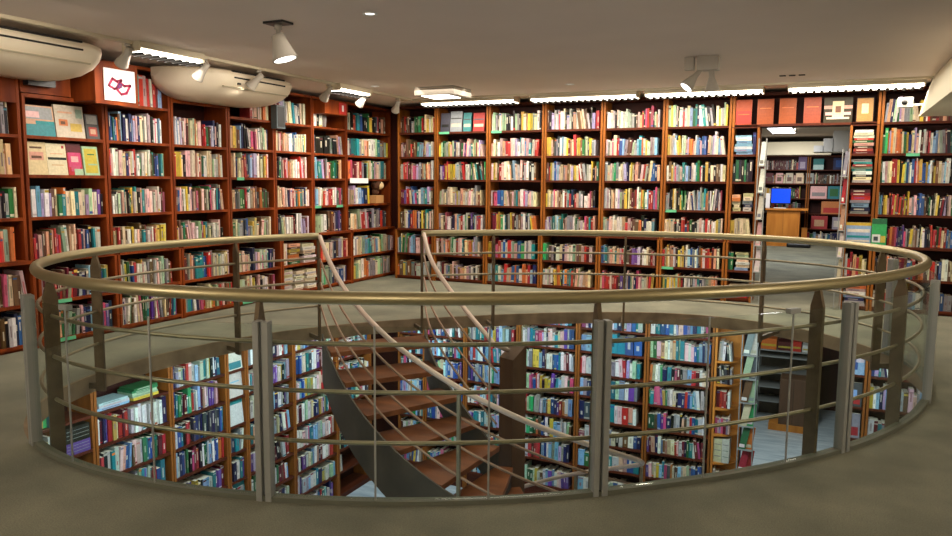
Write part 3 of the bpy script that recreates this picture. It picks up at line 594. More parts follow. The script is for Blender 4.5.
# stacked white and cream magazines low on the third left bookcase
a7 = 7.20; w7 = 'third bookcase right of logo sign'
row('left',a7,LF,.03,.14,.38,.33,'CW',f'sixth shelf, {w7}',y0=-.066,lo=.26,lean_p=0)
stack('left',a7,LF,.15,.38,.38,'GtOnYnt',f'sixth shelf, {w7}',.035,y0=-.066); stack('left',a7,LF,.42,.68,.38,'WWWXCWC',f'right pile, sixth shelf, {w7}',.035,y0=-.066)
for x0,x1,l in ((.03,.22,'left'),(.25,.44,'middle'),(.47,.69,'right')): stack('left',a7,LF,x0,x1,.05,'CWCCWCWC',f'{l} pile, bottom shelf, {w7}',.033,y0=-.066)

# ------------------------------------------------------------------ void railing
HR = .8945; tA, tB = near_t((-4.2,5.68)), near_t((-3.55,6.47))
if tB > tA: tB -= 2*PI
SPAN = (tB + 2*PI) - tA
rail = empty('railing', EC + (0,), 0, 'bronze tube railing on flat posts round the oval void', 'railing'); RO = Vector(EC + (0,))
def arc(t0, t1, off, z, n=140): return [tuple(Vector(ell(t0+(t1-t0)*i/n, off, z)) - RO) for i in range(n+1)]
MB().tube(arc(tA, tA+SPAN, 0, HR), .030, k=14).build('handrail', M['brass'], rail)
for z in (.69,.475,.245): MB().tube(arc(tA, tA+SPAN, .0, z), .0105, k=8).build('rail_bar', M['bar'], rail)
for p in [(-3.64,2.61),(-4.62,3.66),(-4.56,4.98),(-4.2,5.68),(-3.55,6.47),(-3.04,6.99),(-1.84,7.58),(-.52,7.61),(.42,6.88),(.41,4.98),(-.02,4.2),(-.91,3.27),(-2.25,2.6)]:
    t = near_t(p); a = Vector(ell(t, .0)); nrm = (Vector(ell(t, .1)) - a).normalized(); tn = Vector((-nrm.y, nrm.x, 0))
    b = MB(); hw, ht = (.014 if p in ((-4.2,5.68),(-3.55,6.47)) else .036), .010; up = Vector((0,0,1)); fo = voff(t)
    ring = lambda h, z: [a - RO + nrm*x + tn*y + up*z for x, y in ((-h,-ht),(h,-ht),(h,ht),(-h,ht))]
    b.hexa(ring(hw, -.10) + ring(hw, HR-.11)); b.hexa(ring(hw, HR-.11) + ring(.012, HR-.022))
    if fo > .045:      # arm that carries the post from the slab edge
        c = [a - RO + nrm*x + tn*y for x, y in ((.03,-.012),(fo+.002,-.012),(fo+.002,.012),(.03,.012))]
        b.hexa([v + up*-.085 for v in c] + [v + up*-.045 for v in c])
    b.build('post', M['post'], rail)
# ------------------------------------------------------------------ glass balustrade outside the rail
goff = lambda t: max(voff(t), .048)
gl = empty('glass_balustrade', EC + (0,), 0, 'curved clear glass balustrade held by grey aluminium posts outside the railing', 'balustrade')
CT = [near_t(p) for p in [(-3.75,2.53),(-2.18,2.53),(-.87,3.22),(.1,4.36),(.65,5.6),(.52,7.1)]]
CT = [CT[0]] + [t if t > CT[0] else t + 2*PI for t in CT[1:]]
def at_ell(t, off):
    a = Vector(ell(t, 0)); n = (Vector(ell(t, .1)) - a).normalized(); return a + n*off - RO, n, Vector((-n.y, n.x, 0))
for i, t in enumerate(CT):
    a, n, tn = at_ell(t, goff(t)); up = Vector((0,0,1)); b = MB()
    for s0, s1 in ((-.035,-.007),(.007,.035)):
        c = [a + n*x + tn*y for x, y in ((-.022,s0),(.03,s0),(.03,s1),(-.022,s1))]; b.hexa([v for v in c] + [v + up*.80 for v in c])
    c = [a + n*x + tn*y for x, y in ((-.024,-.008),(.006,-.008),(.006,.008),(-.024,.008))]; b.hexa([v for v in c] + [v + up*.797 for v in c])
    b.build('clamp_post', M['alu'], gl, bevel=.003)
def strip(t0, t1, off, r0, z0, z1, n=28):
    b = MB()
    for i in range(n+1):
        t = t0 + (t1-t0)*i/n
        g_ = goff(t) + off
        for o_, z in ((g_-r0,z0),(g_+r0,z0),(g_+r0,z1),(g_-r0,z1)): b.v.append(tuple(Vector(ell(t,o_,z)) - RO))
    for i in range(n):
        for q in range(4): r = (q+1) % 4; b.face((i*4+q,(i+1)*4+q,(i+1)*4+r,i*4+r), sm=False)
    b.face((0,1,2,3)); b.face((n*4+3,n*4+2,n*4+1,n*4)); return b
strip(CT[0]-.02, CT[-1]+.02, 0, .024, .0, .022, 110).build('floor_channel', M['channel'], gl)
GLASS = []
JT = sorted([(t if t > CT[0] else t + 2*PI) for t in [near_t(p) for p in [(-3.29,2.45),(-2.73,2.42),(-1.72,2.71),(-1.28,2.92),(-.5,3.62),(-.17,4.0)]]])
for t in JT:
    a, n, tn = at_ell(t, goff(t)+.009); up = Vector((0,0,1)); b = MB()
    c = [a + n*x + tn*y for x, y in ((-.003,-.004),(.003,-.004),(.003,.004),(-.003,.004))]; b.hexa([v+up*.022 for v in c] + [v + up*.79 for v in c])
    if abs(t-JT[0]) < 1e-6 or abs(t-JT[-1]) < 1e-6:
        c = [a + n*x + tn*y for x, y in ((-.018,-.035),(.012,-.035),(.012,.035),(-.018,.035))]; b.hexa([v+up*.775 for v in c] + [v + up*.80 for v in c])
    b.build('glass_joint', M['alu'], gl)
def make_glass():
    for t0, t1 in zip(CT[:-1], CT[1:]):
        strip(t0+.004, t1-.004, 0, .005, .023, .785).build('glass_panel', M['glass'], gl)
# ------------------------------------------------------------------ staircase
OUT = [(-4.2,5.68,.893),(-3.87,5.369,.703),(-3.523,5.101,.513),(-3.142,4.886,.323),(-2.728,4.744,.134),(-2.292,4.708,-.056),(-1.869,4.813,-.246),(-1.52,5.072,-.436),(-1.305,5.451,-.626),(-1.249,5.883,-.816),(-1.351,6.307,-1.005),(-1.59,6.672,-1.195),(-1.938,6.935,-1.385),(-2.354,7.066,-1.575),(-2.78,7.04,-1.765),(-3.17,6.88,-1.955),(-3.5,6.6,-2.145)]
INN = [(-3.55,6.47,.893),(-3.28,6.10,.703),(-3.006,5.87,.513),(-2.75,5.74,.323),(-2.511,5.66,.134),(-2.33,5.66,-.056),(-2.24,5.70,-.246),(-2.21,5.75,-.436),(-2.2,5.82,-.626),(-2.2,5.88,-.816),(-2.22,5.97,-1.005),(-2.29,6.05,-1.195),(-2.379,6.10,-1.385),(-2.48,6.10,-1.575),(-2.55,6.07,-1.765),(-2.58,6.02,-1.955),(-2.6,5.95,-2.145)]
def cr(P, s):   # Catmull-Rom through P, s in knots
    i = max(0, min(len(P)-2, int(math.floor(s)))); t = s - i
    p0, p1, p2, p3 = (Vector(P[max(0,i-1)]), Vector(P[i]), Vector(P[i+1]), Vector(P[min(len(P)-1,i+2)]))
    return .5*((2*p1) + (p2-p0)*t + (2*p0-5*p1+4*p2-p3)*t*t + (3*p1-p0-3*p2+p3)*t**3)
SO = Vector((-2.36, 5.9, LOW))
st = empty('staircase', SO, 0, 'winding stair of brown treads turning round a newel post down through the void', 'staircase')
KN = len(OUT) - 1; RIS = .175; DS = RIS/.19
k = 0
while (k+1)*DS <= KN + .3 and .083 - RIS*(k+1) > LOW + .05:
    s0, s1 = max(0, k*DS - .07), min(KN, (k+1)*DS + .07); z = .083 - RIS*(k+1)
    a, b_, c, d = cr(OUT,s0), cr(OUT,s1), cr(INN,s1), cr(INN,s0)
    q = [Vector((v.x, v.y, 0)) - SO for v in (a, b_, c, d)]
    if k == 0:   # top tread butts against the slab edge
        q[0] = q[0].lerp(q[1], .12); q[3] = q[3].lerp(q[2], .12)
    for v in q: v.z = 0
    zz = z - LOW; b = MB(); b.hexa([(v.x,v.y,zz-.045) for v in q] + [(v.x,v.y,zz) for v in q]); b.build('tread', M['tread'], st, bevel=.004)
    k += 1
def plate(P, s0, s1, top, bot, th, n=50):
    b = MB()
    for i in range(n+1):
        s = s0 + (s1-s0)*i/n; p = cr(P, s); g = cr(P, min(len(P)-1, s+.02)) - cr(P, max(0, s-.02)); nn = Vector((-g.y, g.x, 0)).normalized()*th/2
        for v, z in ((p-nn,p.z+bot),(p+nn,p.z+bot),(p+nn,p.z+top),(p-nn,p.z+top)): b.v.append((v.x-SO.x, v.y-SO.y, z-SO.z))
    for i in range(n):
        for q in range(4): r = (q+1) % 4; b.face((i*4+q,(i+1)*4+q,(i+1)*4+r,i*4+r), sm=False)
    b.face((0,1,2,3)); b.face((n*4+3,n*4+2,n*4+1,n*4)); return b
OUTP = [tuple(Vector(p) + (Vector(p)-Vector((-2.36,5.9,p[2]))).normalized()*.02) for p in OUT]
plate(OUTP, .45, KN, -.80, -1.24, .014, 90).build('outer_stringer', M['plate'], st)
plate(INN, .35, 4.6, -.86, -1.22, .02, 30).build('inner_stringer', M['plate'], st)
nw = MB(); e = Vector((math.cos(-.43), math.sin(-.43), 0)); f = Vector((-e.y, e.x, 0)); c0 = Vector((-2.37,5.9,0)) - Vector((SO.x,SO.y,0))
cs = [c0 + e*x + f*y for x, y in ((-.085,-.08),(.085,-.08),(.085,.08),(-.085,.08))]
tops = [-.085,-.085,.03,.03]
nw.hexa([(v.x,v.y,0) for v in cs] + [(v.x,v.y,t-LOW) for v, t in zip(cs, tops)]); nw.build('newel_post', M['column'], st, bevel=.004)
def srail(P, s0, s1, dz, r, nm, m, tail=None, head=None):
    pts = [tuple(cr(P, s0+(s1-s0)*i/70) + Vector((0,0,dz)) - SO) for i in range(71)]
    if tail: pts.append(tuple(Vector(tail) - SO))
    if head: pts.insert(0, tuple(Vector(head) - SO))
    MB().tube(pts, r, k=10).build(nm, M[m], st)
srail(OUT, 0, KN, 0, .020, 'handrail', 'steelrail'); srail(INN, 0, 4.35, 0, .020, 'handrail', 'steelrail', tail=(-2.40,5.86,-.02))
for dz in (-.208,-.426,-.648): srail(OUT, 0, KN, dz, .0095, 'rail_bar', 'stairbar'); srail(INN, 0, 4.5, dz, .0095, 'rail_bar', 'stairbar')
for s in (5.0,7.5,10,12.5,15.2):
    p = cr(OUTP, s) - SO; MB().box(p.x-.012,p.x+.012,p.y-.012,p.y+.012,p.z-1.0,p.z-.02).build('baluster', M['bar'], st)

# ------------------------------------------------------------------ air conditioners
def aircon(v0, v1, label, RND=.4):
    r = empty('air_conditioner', (-5.95, v0, 2.2), 0, label, 'air conditioner'); L = v1 - v0
    prof = [(.0,.27),(.36,.27),(.47,.262),(.525,.235),(.53,.19),(.50,.12),(.42,.05),(.30,.005),(.16,-.012),(.0,-.012)]
    prof = [(x*1.26, z) for x, z in prof]; b = MB(); n = 40; kk = len(prof)
    for i in range(n+1):
        y = L*i/n
        # denser rings near the ends
        u = i/n; y = L*(.5 - .5*math.cos(PI*u)); d = min(y, L-y); sc = 1.0 if d >= RND else math.sqrt(max(.0, 1-(1-d/RND)**2))
        for (x, z) in prof:
            b.v.append((x*(.18+.82*sc), y, .27 + (z-.27)*(.30+.70*sc)))
    for i in range(n):
        for q in range(kk):
            rr = (q+1) % kk; b.face((i*kk+q, i*kk+rr, (i+1)*kk+rr, (i+1)*kk+q), sm=True)
    b.face(tuple(range(kk))); b.face(tuple(n*kk+q for q in reversed(range(kk)))); b.build('body', M['acbody'], r)
    for (z0, z1, y0, y1) in ((.240,.254,.40,L-.40),(.180,.194,.40,L-.40)):
        x = .66
        MB().box(x-.03, x+(.004 if z0 > .2 else .0095), y0, y1, z0, z1).build('air_slot', M['dark'], r)
    q = MB(); xa, za, xb, zb = .60, .095, .612, .106
    q.hexa([(xa,.3,za),(xa+.012,.3,za-.004),(xa+.012,L-.3,za-.004),(xa,L-.3,za),(xb,.3,zb),(xb+.012,.3,zb-.004),(xb+.012,L-.3,zb-.004),(xb,L-.3,zb)]); q.build('louver_line', M['fixture'], r)
    MB().box(.62,.652,L*.30,L*.30+.04,.128,.145).build('sensor', M['black'], r)
aircon(2.2, 4.57, 'ivory ceiling air conditioner with rounded end above the face-out covers', .36)
aircon(5.42, 6.98, 'ivory ceiling air conditioner above the bookcases right of the logo sign')

# ------------------------------------------------------------------ lamps
def area(name, loc, size, sizey, power, color, aim, spread=PI):
    L = bpy.data.lights.new(name, 'AREA'); L.shape = 'RECTANGLE'; L.size = size; L.size_y = sizey; L.energy = power; L.color = color; L.spread = spread
    o = bpy.data.objects.new(name, L); COL.objects.link(o); o.location = loc
    o.rotation_euler = (Vector(aim) - Vector(loc)).to_track_quat('-Z', 'Y').to_euler(); return o
WARM = (1.0,.89,.74); WARMER = (1.0,.76,.52); COOLC = (.74,.88,1.0)
def louvre_light(axis, a0, a1, off, label, grp):
    # housing under the ceiling, bright tilted panel, row of louvre fins at its lower rear edge
    r = empty('fluorescent_light', (a0, off, 2.40) if axis == 'x' else (off, a0, 2.40), 0 if axis == 'x' else PI/2, label, 'ceiling light', grp); L = a1 - a0
    MB().box(0,L,.0,.20,.046,.099).build('housing', M['fixture'], r); MB().box(0,L,.18,.20,.012,.0455).build('back_plate', M['fixture'], r)
    for x in (0, L-.012): MB().box(x,x+.012,.0,.18,.02,.0455).build('end_cap', M['fixture'], r)
    b = MB(); b.hexa([(.013,.02,.028),(L-.013,.02,.028),(L-.013,.17,.012),(.013,.17,.012),(.013,.02,.044),(L-.013,.02,.044),(L-.013,.17,.044),(.013,.17,.044)]); b.build('diffuser', M['tube'], r)
    f = MB(); n = int(L/.075)
    for i in range(n): x = .03 + (L-.06)*i/(n-1); f.box(x-.014,x+.014,.004,.19,-.004,.011)
    f.build('louvre', M['dark'], r)
for i,(a0,a1) in enumerate([(-5.05,-3.69),(-3.48,-2.13),(-2.04,-.72),(-.47,.84)]):
    louvre_light('x', a0, a1, 9.10, ['louvred fluorescent light nearest the corner on the back wall','second louvred fluorescent light from the corner on the back wall','third louvred fluorescent light from the corner, left of the doorway','louvred fluorescent light over the doorway beside the beam'][i], 'fluorescent lights along the back wall')
    area('fluorescent_glow', ((a0+a1)/2, 9.18, 2.385), a1-a0, .16, 17, WARM, ((a0+a1)/2, 9.42, 0))
louvre_light('y', 4.50, 5.20, -5.05, 'louvred fluorescent light beside the logo sign', 'fluorescent lights along the left wall'); louvre_light('y', 7.28, 7.92, -5.07, 'louvred fluorescent light near the corner on the left wall', 'fluorescent lights along the left wall')
for y in (4.85, 7.6): area('fluorescent_glow', (-5.15, y, 2.385), .7, .16, 12, (1,.9,.78), (-5.75, y, 0))
def aimM(loc, d):
    q = Vector(d).to_track_quat('-Z', 'Y'); return Matrix.Translation(loc) @ q.to_matrix().to_4x4()
def spotlight(loc, d, label, s=1., power=0, col=WARM, lens='lensdim', angle=95, drop=.10, group='spotlights'):
    r = empty('spotlight', loc, 0, label, 'spotlight', group); X, Y, Z = loc
    MB().lathe([(.028*s,0),(.03*s,-.02),(.012*s,-.022),(.010*s,-drop)], Matrix.Identity(4), 12).build('stem', M['spot'], r)
    m = aimM((0,0,-drop), d)
    MB().lathe([(.012*s,.05*s),(.032*s,.045*s),(.034*s,-.03*s),(.060*s,-.14*s),(.063*s,-.15*s),(.056*s,-.148*s)], m, 18).build('lamp_head', M['spot'], r)
    MB().lathe([(.0005,-.1485*s),(.0555*s,-.1488*s)], m, 18).build('lens', M[lens], r)
    if power:
        L = bpy.data.lights.new('spotlight_beam', 'SPOT'); L.energy = power; L.color = col; L.spot_size = math.radians(angle); L.spot_blend = .9; L.shadow_soft_size = .05
        o = bpy.data.objects.new('spotlight_beam', L); COL.objects.link(o); o.location = Vector(loc) + Vector((0,0,-drop)) + Vector(d).normalized()*.17*s
        o.rotation_euler = Vector(d).to_track_quat('-Z','Y').to_euler()
tz = 2.475
for i,(y,d,pw) in enumerate([(4.52,(-.75,.15,-.6),15),(5.35,(-.75,.0,-.7),12),(6.07,(-.75,-.2,-.7),9),(7.22,(-.7,.25,-.6),38),(7.95,(-.75,.2,-.6),38),(8.72,(-.55,.5,-.6),38)]):
    spotlight((-5.15,y-.05,tz), d, 'grey track spotlight ' + ['in front of the logo sign','at right end of the light beside the logo sign','in front of the second air conditioner','at right end of the second air conditioner','at the near corner light, fifth along the track','last on the track before the corner'][i], .9, pw, drop=.07, group='track spotlights along the left wall')
# big ceiling spotlight with black base and the double one on the right
bg = empty('spotlight', (-3.56,4.37,2.5), 0, 'large grey ceiling spotlight with flared head on a black plate', 'spotlight')
MB().box(-.085,.085,-.06,.06,-.016,-.0005).build('ceiling_plate', M['black'], bg); MB().lathe([(.026,-.016),(.028,-.05),(.016,-.052),(.015,-.10)], None, 14).build('stem', M['spot'], bg)
m_ = aimM((0,0,-.10), (.28,.1,-1)); MB().lathe([(.02,.02),(.045,.012),(.052,-.03),(.088,-.155),(.09,-.165),(.078,-.163)], m_, 22).build('lamp_head', M['spot'], bg); MB().lathe([(.0005,-.163),(.077,-.1635)], m_, 22).build('lens', M['lens'], bg)
db_ = empty('twin_spotlight', (-1.08,6.97,2.5), 0, 'white ceiling box with two lamp heads in front of the back bookcases', 'spotlight')
MB().box(-.02,.16,-.06,.06,-.12,0).build('gear_box', M['spot'], db_, bevel=.004); MB().box(-.13,-.05,-.04,.04,-.11,0).build('gear_box', M['spot'], db_, bevel=.004)
for x, d, ln in ((-.02,(-.55,-.35,-.8),'lens'),(.10,(.05,.1,-1),'lensdim')):
    m = aimM((x,0,-.14), d)
    MB().lathe([(.012,.06),(.022,.05),(.024,-.03),(.062,-.15),(.064,-.16),(.056,-.158)], m, 18).build('lamp_head', M['spot'], db_); MB().lathe([(.0005,-.1585),(.0555,-.159)], m, 18).build('lens', M[ln], db_)
sq = empty('square_lamp', (-4.22,8.16,2.5), .0, 'square grey ceiling lamp with lit face near the corner', 'ceiling light')
MB().box(-.26,.26,-.24,.24,-.10,0).build('housing', M['spot'], sq, bevel=.006); MB().box(-.18,.16,-.20,.14,-.106,-.1005).build('diffuser', M['tube'], sq)
for i,(x,y) in enumerate([(-2.81,4.38),(-2.70,8.31),(-4.86,7.67)]):
    d_ = empty('downlight', (x,y,2.5), 0, ['small bright recessed downlight in mid ceiling','small recessed downlight above the back lights','small recessed downlight near the left track'][i], 'downlight')
    MB().lathe([(.03,-.0005),(.05,-.001),(.05,-.008),(.042,-.009),(.032,-.003)], None, 20).build('ring', M['white'], d_); MB().lathe([(.0005,-.004),(.030,-.0045)], None, 20).build('lens', M['lens' if i == 0 else 'lensdim'], d_)
vt = empty('ceiling_vent', (-.40,8.45,2.5), 0, 'three small dark holes of a vent in the right ceiling', 'vent')
for i in range(3): MB().box(-.12+.09*i,-.06+.09*i,-.03,.03,-.006,-.0005).build('vent_hole', M['dark'], vt)
cm = empty('security_camera', (.70,9.28,2.235), 0, 'small white security camera in front of the right bookcase', 'camera')
MB().box(-.09,.05,-.05,.05,-.02,.085).build('body', M['white'], cm, bevel=.008); MB().lathe([(.0005,0),(.028,0),(.03,.012)], Matrix.Translation((-.03,-.062,.035)) @ Matrix.Rotation(-PI/2,4,'X'), 16).build('lens', M['black'], cm); MB().box(.05,.20,-.012,.012,.0,.02).build('bracket', M['white'], cm)

# ------------------------------------------------------------------ room beyond the doorway
ct = empty('counter', (-1.26,18.6,0), 0, 'yellow oak counter carrying the screen beyond the doorway', 'counter')
MB().box(.0,.70,.0,.6,.0,.82).build('cabinet', M['oak'], ct, bevel=.004); MB().box(-.03,.86,-.06,.64,.82,.86).build('top', M['oak'], ct); MB().box(.349,.352,-.003,.001,.02,.80).build('door_gap', M['dark'], ct)
mo = empty('monitor', (-.99,18.75,.862), 0, 'flat screen glowing blue on the oak counter', 'monitor')
MB().box(-.22,.22,.0,.03,.10,.46).build('housing', M['black'], mo, bevel=.005); MB().box(-.20,.20,-.003,-.0005,.12,.44).build('screen', M['screen'], mo); MB().box(-.03,.03,.01,.04,.015,.11).build('stand', M['black'], mo); MB().box(-.1,.1,-.06,.09,0,.014).build('base', M['black'], mo)
kb = box('keyboard', M['white'], -1.12,-.86,18.57,18.67,.862,.88); tag(kb,'pale keyboard in front of the blue screen','keyboard')
pf = box('paper_stand', M['paper'], -1.31,-1.22,18.75,18.8,.862,1.2); tag(pf,'white paper holder left of the blue screen','holder')
ye = box('oak_post', M['oak'], -.52,-.40,18.9,19.0,0,.42); tag(ye,'short yellow wooden post right of the counter','post')
cb = box('black_bag', M['black'], -.8,-.3,18.3,18.5,.0,.1, bevel=.03); tag(cb,'low black bag on floor before the counter','bag')
fl = empty('ceiling_panel_light', (-.92,15.4,2.5), 0, 'bright rectangular ceiling panel light seen through the doorway', 'ceiling light')
MB().box(-.22,.26,-1.4,1.6,-.05,0).build('housing', M['fixture'], fl); MB().box(-.19,.23,-1.36,1.56,-.055,-.0505).build('diffuser', M['tubecool'], fl)
bx = MB(); bx.box(-2.6,.0,18.7,19.3,2.07,2.36); struct(bx.build('trim_5', M['paint']))
sw = MB()
for i,(x0,z1) in enumerate([(-.28,2.08),(-.13,2.2),(.02,2.33)]): sw.box(x0,x0+.16 if i < 2 else .62,14.6,15.2,1.97,z1)
so_ = sw.build('stepped_soffit', M['white']); struct(so_); so_.name = 'trim_6'
# ------------------------------------------------------------------ recess on the lower floor
rk = empty('display_table', (-1.02,14.8,LOW), 0, 'grey metal shelf table stacked with orange boxes in the lower recess', 'table')
for z in (.35,.62,.9,1.2,1.32): MB().box(0,1.05,0,.5,z,z+.02).build('shelf', M['alu'], rk)
for x in (0,1.03): 
    for y in (0,.48): MB().box(x,x+.02,y,y+.02,0,1.34).build('leg', M['alu'], rk)
MB().box(0,1.05,.481,.5,.0,1.32).build('back_panel', M['plate'], rk)
for i,(x0,x1,c,h) in enumerate([(.03,.3,'O',.2),(.32,.55,'D',.16),(.57,.72,'R',.18),(.74,.85,'W',.13),(.87,1.03,'n',.12)]):
    b = MB(); b.box(x0,x1,.04,.4,0,h,jit(c,.05)); b.box(x0+.01,x1-.01,.038,.0398,h*.3,h*.5,jit('Y',.05)); o = b.build('carton', M['book'], None, (-1.02,14.8,LOW+1.341)); tag(o, f"{PAL[c][1]} carton on the grey shelf table, {ORD[i+1]} from the left", 'carton', 'cartons on the shelf table')
kc = empty('cupboard', (-.60,14.25,LOW), 0, 'dark brown cupboard on orange base in the lower recess', 'cupboard')
MB().box(0,.46,0,.45,.12,.95).build('body', M['column'], kc, bevel=.004); MB().box(-.16,.5,-.02,.47,0,.119).build('base', M['oak'], kc); MB().box(.225,.232,-.003,.0,.15,.92).build('door_gap', M['dark'], kc)
# ------------------------------------------------------------------ which books show largest: those become objects, the rest one mass
RT = Vector((.907346,.420301,.00838474)); UP = Vector((-.05496013,.09882655,.99358578)); FW = Vector((-.41677646,.90198691,-.11276968)); EYE = Vector((0,0,1.4)); FPX = 758.
def place_m(b):
    loc, rz = place(b['side'], b['a0'], b['front'])
    return Matrix.Translation(loc) @ Matrix.Rotation(rz,4,'Z') @ Matrix.Translation((b['x'], b['y'], b['z']))
bpy.context.view_layer.update(); dg = bpy.context.evaluated_depsgraph_get()
def shown(b):
    m = place_m(b); w, h = b['w'], b['h']; pts = [m @ Vector((x*w, -.004, z*h)) for x, z in ((.5,.5),(.5,.2),(.5,.85))]
    tot = 0
    for p in pts:
        d = p - EYE; L = d.length; q = d.dot(FW)
        if q < .2: continue
        sx, sy = 476 + FPX*d.dot(RT)/q, 268 - FPX*d.dot(UP)/q
        if not (0 < sx < 952 and 0 < sy < 536): continue
        if not scene.ray_cast(dg, EYE, d.normalized(), distance=L-.004)[0]: tot += 1
    if not tot: return 0
    c = [m @ Vector((x, 0, z)) for x, z in ((0,0),(w,0),(w,h),(0,h))]; s = []
    for p in c:
        d = p - EYE; q = d.dot(FW); s.append((FPX*d.dot(RT)/q, FPX*d.dot(UP)/q))
    ar = abs(sum(s[i][0]*s[(i+1)%4][1] - s[(i+1)%4][0]*s[i][1] for i in range(4)))/2
    return ar*tot/3
for b in BOOKS: b['px'] = shown(b)
def book_geo(o, b, m4=None, detail=False):
    c = jit(b['c']); w, h, d = b['w'], b['h'], b['d']; ln = math.tan(b['lean'])*h
    dark = sum(c[:3]) < .5; ink = rgb(236,228,206) if dark else (jit(R.choice('XNDBRGn')) if R.random() < .8 else rgb(90,80,70))
    mixk = R.uniform(.3,.75); ink = tuple(c[i]*(1-mixk) + ink[i]*mixk for i in range(3)) + (1.,)
    T = (lambda p: tuple(m4 @ Vector(p))) if m4 else (lambda p: tuple(p))
    def hx(x0,x1,y0,y1,z0,z1,col,top=None,skip=()):
        k0, k1 = ln*z0/h, ln*z1/h
        o.hexa([T(p) for p in ((x0+k0,y0,z0),(x1+k0,y0,z0),(x1+k0,y1,z0),(x0+k0,y1,z0),(x0+k1,y0,z1),(x1+k1,y0,z1),(x1+k1,y1,z1),(x0+k1,y1,z1))], col, 0, top, skip)
    if b['flat']:
        hx(0,w,0,d,0,h,c)
        hx(w*.15,w*.7,-.0009,-.0001,h*.3,h*.65,ink,skip=('k',)); return
    if detail:
        t = min(.0025, w*.15)
        hx(0,t,0,d,0,h,c); hx(w-t,w,0,d,0,h,c); hx(t,w-t,0,.003,0,h,c); hx(t,w-t,.003,d-.004,.002,h-.004,PAGE)
    else: hx(0,w,0,d,0,h,c,PAGE)
    r = R.random(); e = -.0008
    if r < .65:
        a0 = R.uniform(.2,.5); a1 = a0 + R.uniform(.15,.45); mx = .33
        hx(w*mx,w*(1-mx),e,-.0001,h*a0,h*a1,ink,skip=('k',))
    if r > .45:
        col = jit(R.choice('WCRBYXTDsOW')) if R.random() < .6 else ink; a0 = R.choice([.04,.82,.88]); hx(w*.02,w*.98,e,-.0001,h*a0,h*(a0+R.uniform(.04,.1)),col,skip=('k',))
rank = sorted([b for b in BOOKS if b['px'] > 0], key=lambda b: -b['px'])[:300]
for b in rank: b['own'] = True
mass = MB(); COUNT = {}
SIZE = lambda b: ('fat ' if b['w'] > .05 else 'slim ' if b['w'] < .024 else '')
for b in BOOKS:
    if not b.get('own'): book_geo(mass, b, place_m(b)); continue
    o = MB(); book_geo(o, b, None, True); ob = o.build('book', M['book']); ob.matrix_world = place_m(b)
    wd = PAL[b['c']][1]
    if b['flat']: lab = f"{wd} book lying {nth(b['i'])} from top, {b['where']}"
    else: lab = f"{SIZE(b)}{wd} book, {nth(b['i'])} from left, {b['where']}"
    if len(lab.split()) > 16: lab = lab.replace('slim ','').replace('fat ','')
    if len(lab.split()) > 16: lab = lab.replace(' the ',' ').replace(' a ',' ')
    tag(ob, lab, 'book', 'books on ' + b['where'].split(', ')[-1])
mo_ = mass.build('books', M['book']); tag(mo_, 'all the other upright and piled books filling the shelves of both floors', 'books', kind='stuff')
make_glass()
# pieces that sit on a part hang under that part
KIDS = {}
for o in scene.objects:
    if o.parent: KIDS.setdefault(o.parent, []).append(o)
for root, ch in KIDS.items():
    by = {}
    for o in ch: by.setdefault(o.name.split('.')[0], []).append(o)
    for sub_, par in (('lens','lamp_head'),('screen','housing'),('diffuser','housing'),('louvre','housing'),('logo_page','sheet'),('logo_letter','sheet'),('sensor','body'),('louver_line','body'),('grille','body'),('red_sign','body'),('lens','body'),('eye','head'),('ear','head'),('door_gap','cabinet'),('door_gap','body')):
        if sub_ in by and par in by:
            for i, o in enumerate(by[sub_]):
                if o.parent == root: o.parent = by[par][min(i, len(by[par])-1)]
# ------------------------------------------------------------------ remaining light: added ceiling and room fill without fixtures, lower floor fluorescents
for (x,y,p) in [(-3.9,8.1,11),(-2.2,8.1,11),(-.4,7.9,11)]: area('ceiling_fill', (x,y,2.42), 1.2, .4, p, WARM, (x,9.6,.6), 2.2)  # added fill towards the back bookcases, no fixture at these points
for (y,p) in [(3.2,15),(5.6,17),(7.9,12)]: area('ceiling_fill', (-4.35,y,2.42), 1.2, .4, p, WARM, (-6.1,y,.6), 2.2)
def fill_point(loc, p, col, r=.25):  # added point light that brightens ceiling and room, no real lamp there
    L = bpy.data.lights.new('room_fill', 'POINT'); L.energy = p; L.color = col; L.shadow_soft_size = r
    o = bpy.data.objects.new('room_fill', L); COL.objects.link(o); o.location = loc
fill_point((-.6,-.9,1.7), 62, (1,.91,.81)); fill_point((2.6,3.6,1.6), 56, (1,.91,.81)); fill_point((-4.9,-.6,1.7), 95, (1,.91,.81))
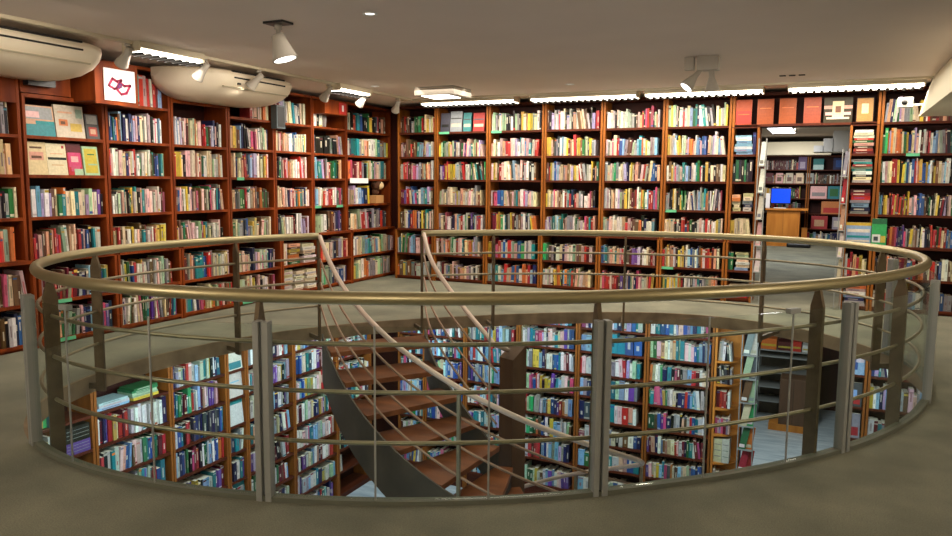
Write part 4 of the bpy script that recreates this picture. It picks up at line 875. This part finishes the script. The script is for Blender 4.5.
area('ceiling_fill', (-2.2,5.1,2.46), 2.5, 2.5, 30, WARM, (-2.2,5.1,0)); area('ceiling_fill', (-2.6,8.2,2.46), 4.5, .8, 45, WARM, (-2.6,8.2,0)); area('ceiling_fill', (.4,7.4,2.46), .6, 2.5, 14, WARM, (.4,7.4,0)); area('ceiling_fill', (2.0,7.6,2.0), .8, .8, 18, WARM, (1.0,9.6,1.2))
area('doorway_panel_and_fill', (-.8,15.4,2.42), .5, 2.6, 90, (.95,.97,1.0), (-.8,15.6,0)); area('doorway_panel_and_fill', (-.7,17.6,2.05), .8, .4, 26, (1,.95,.85), (-.8,18.6,.4)); area('doorway_panel_and_fill', (-.6,11.2,2.42), .8, 1.2, 14, WARM, (-.6,11.4,0))  # first lies at the panel light; the others are added, without fixtures
for (x,p) in [(-4.6,19),(-2.9,19),(-1.3,19),(1.0,18)]: area('lower_fluorescent', (x,8.35,-.22), 1.4, .25, p, COOLC, (x,9.6,-1.7))
for (y,p) in [(4.2,16),(5.6,17),(7.0,17),(8.3,15)]: area('lower_fluorescent', (-4.85,y,-.22), 1.3, .25, p, COOLC, (-6.0,y,-1.7))
area('lower_fluorescent', (-.6,12.5,-.22), .6, 2.0, 60, (.9,.96,1), (-.6,12.9,-2.9)); area('lower_fluorescent', (-2.6,2.2,-.22), 3, .5, 40, COOLC, (-2.6,3.5,-3))
# ------------------------------------------------------------------ world, camera, view
w = bpy.data.worlds.new('interior_dark'); scene.world = w; w.use_nodes = True
w.node_tree.nodes['Background'].inputs['Color'].default_value = (.9,.85,.8,1); w.node_tree.nodes['Background'].inputs['Strength'].default_value = .02
cd = bpy.data.cameras.new('camera'); cam = bpy.data.objects.new('camera', cd); COL.objects.link(cam)
cd.sensor_width = 36; cd.lens = FPX/952*36; cd.clip_start = .05; cd.clip_end = 100
cam.matrix_world = Matrix(((RT.x,UP.x,-FW.x,EYE.x),(RT.y,UP.y,-FW.y,EYE.y),(RT.z,UP.z,-FW.z,EYE.z),(0,0,0,1)))
scene.camera = cam
vs = scene.view_settings; scene.display_settings.display_device = 'sRGB'; vs.view_transform = 'Standard'; vs.look = 'None'; vs.exposure = 0.; vs.gamma = 1; vs.use_curve_mapping = False
scene.cycles.max_bounces = 8; scene.cycles.transparent_max_bounces = 16; scene.cycles.sample_clamp_indirect = 4
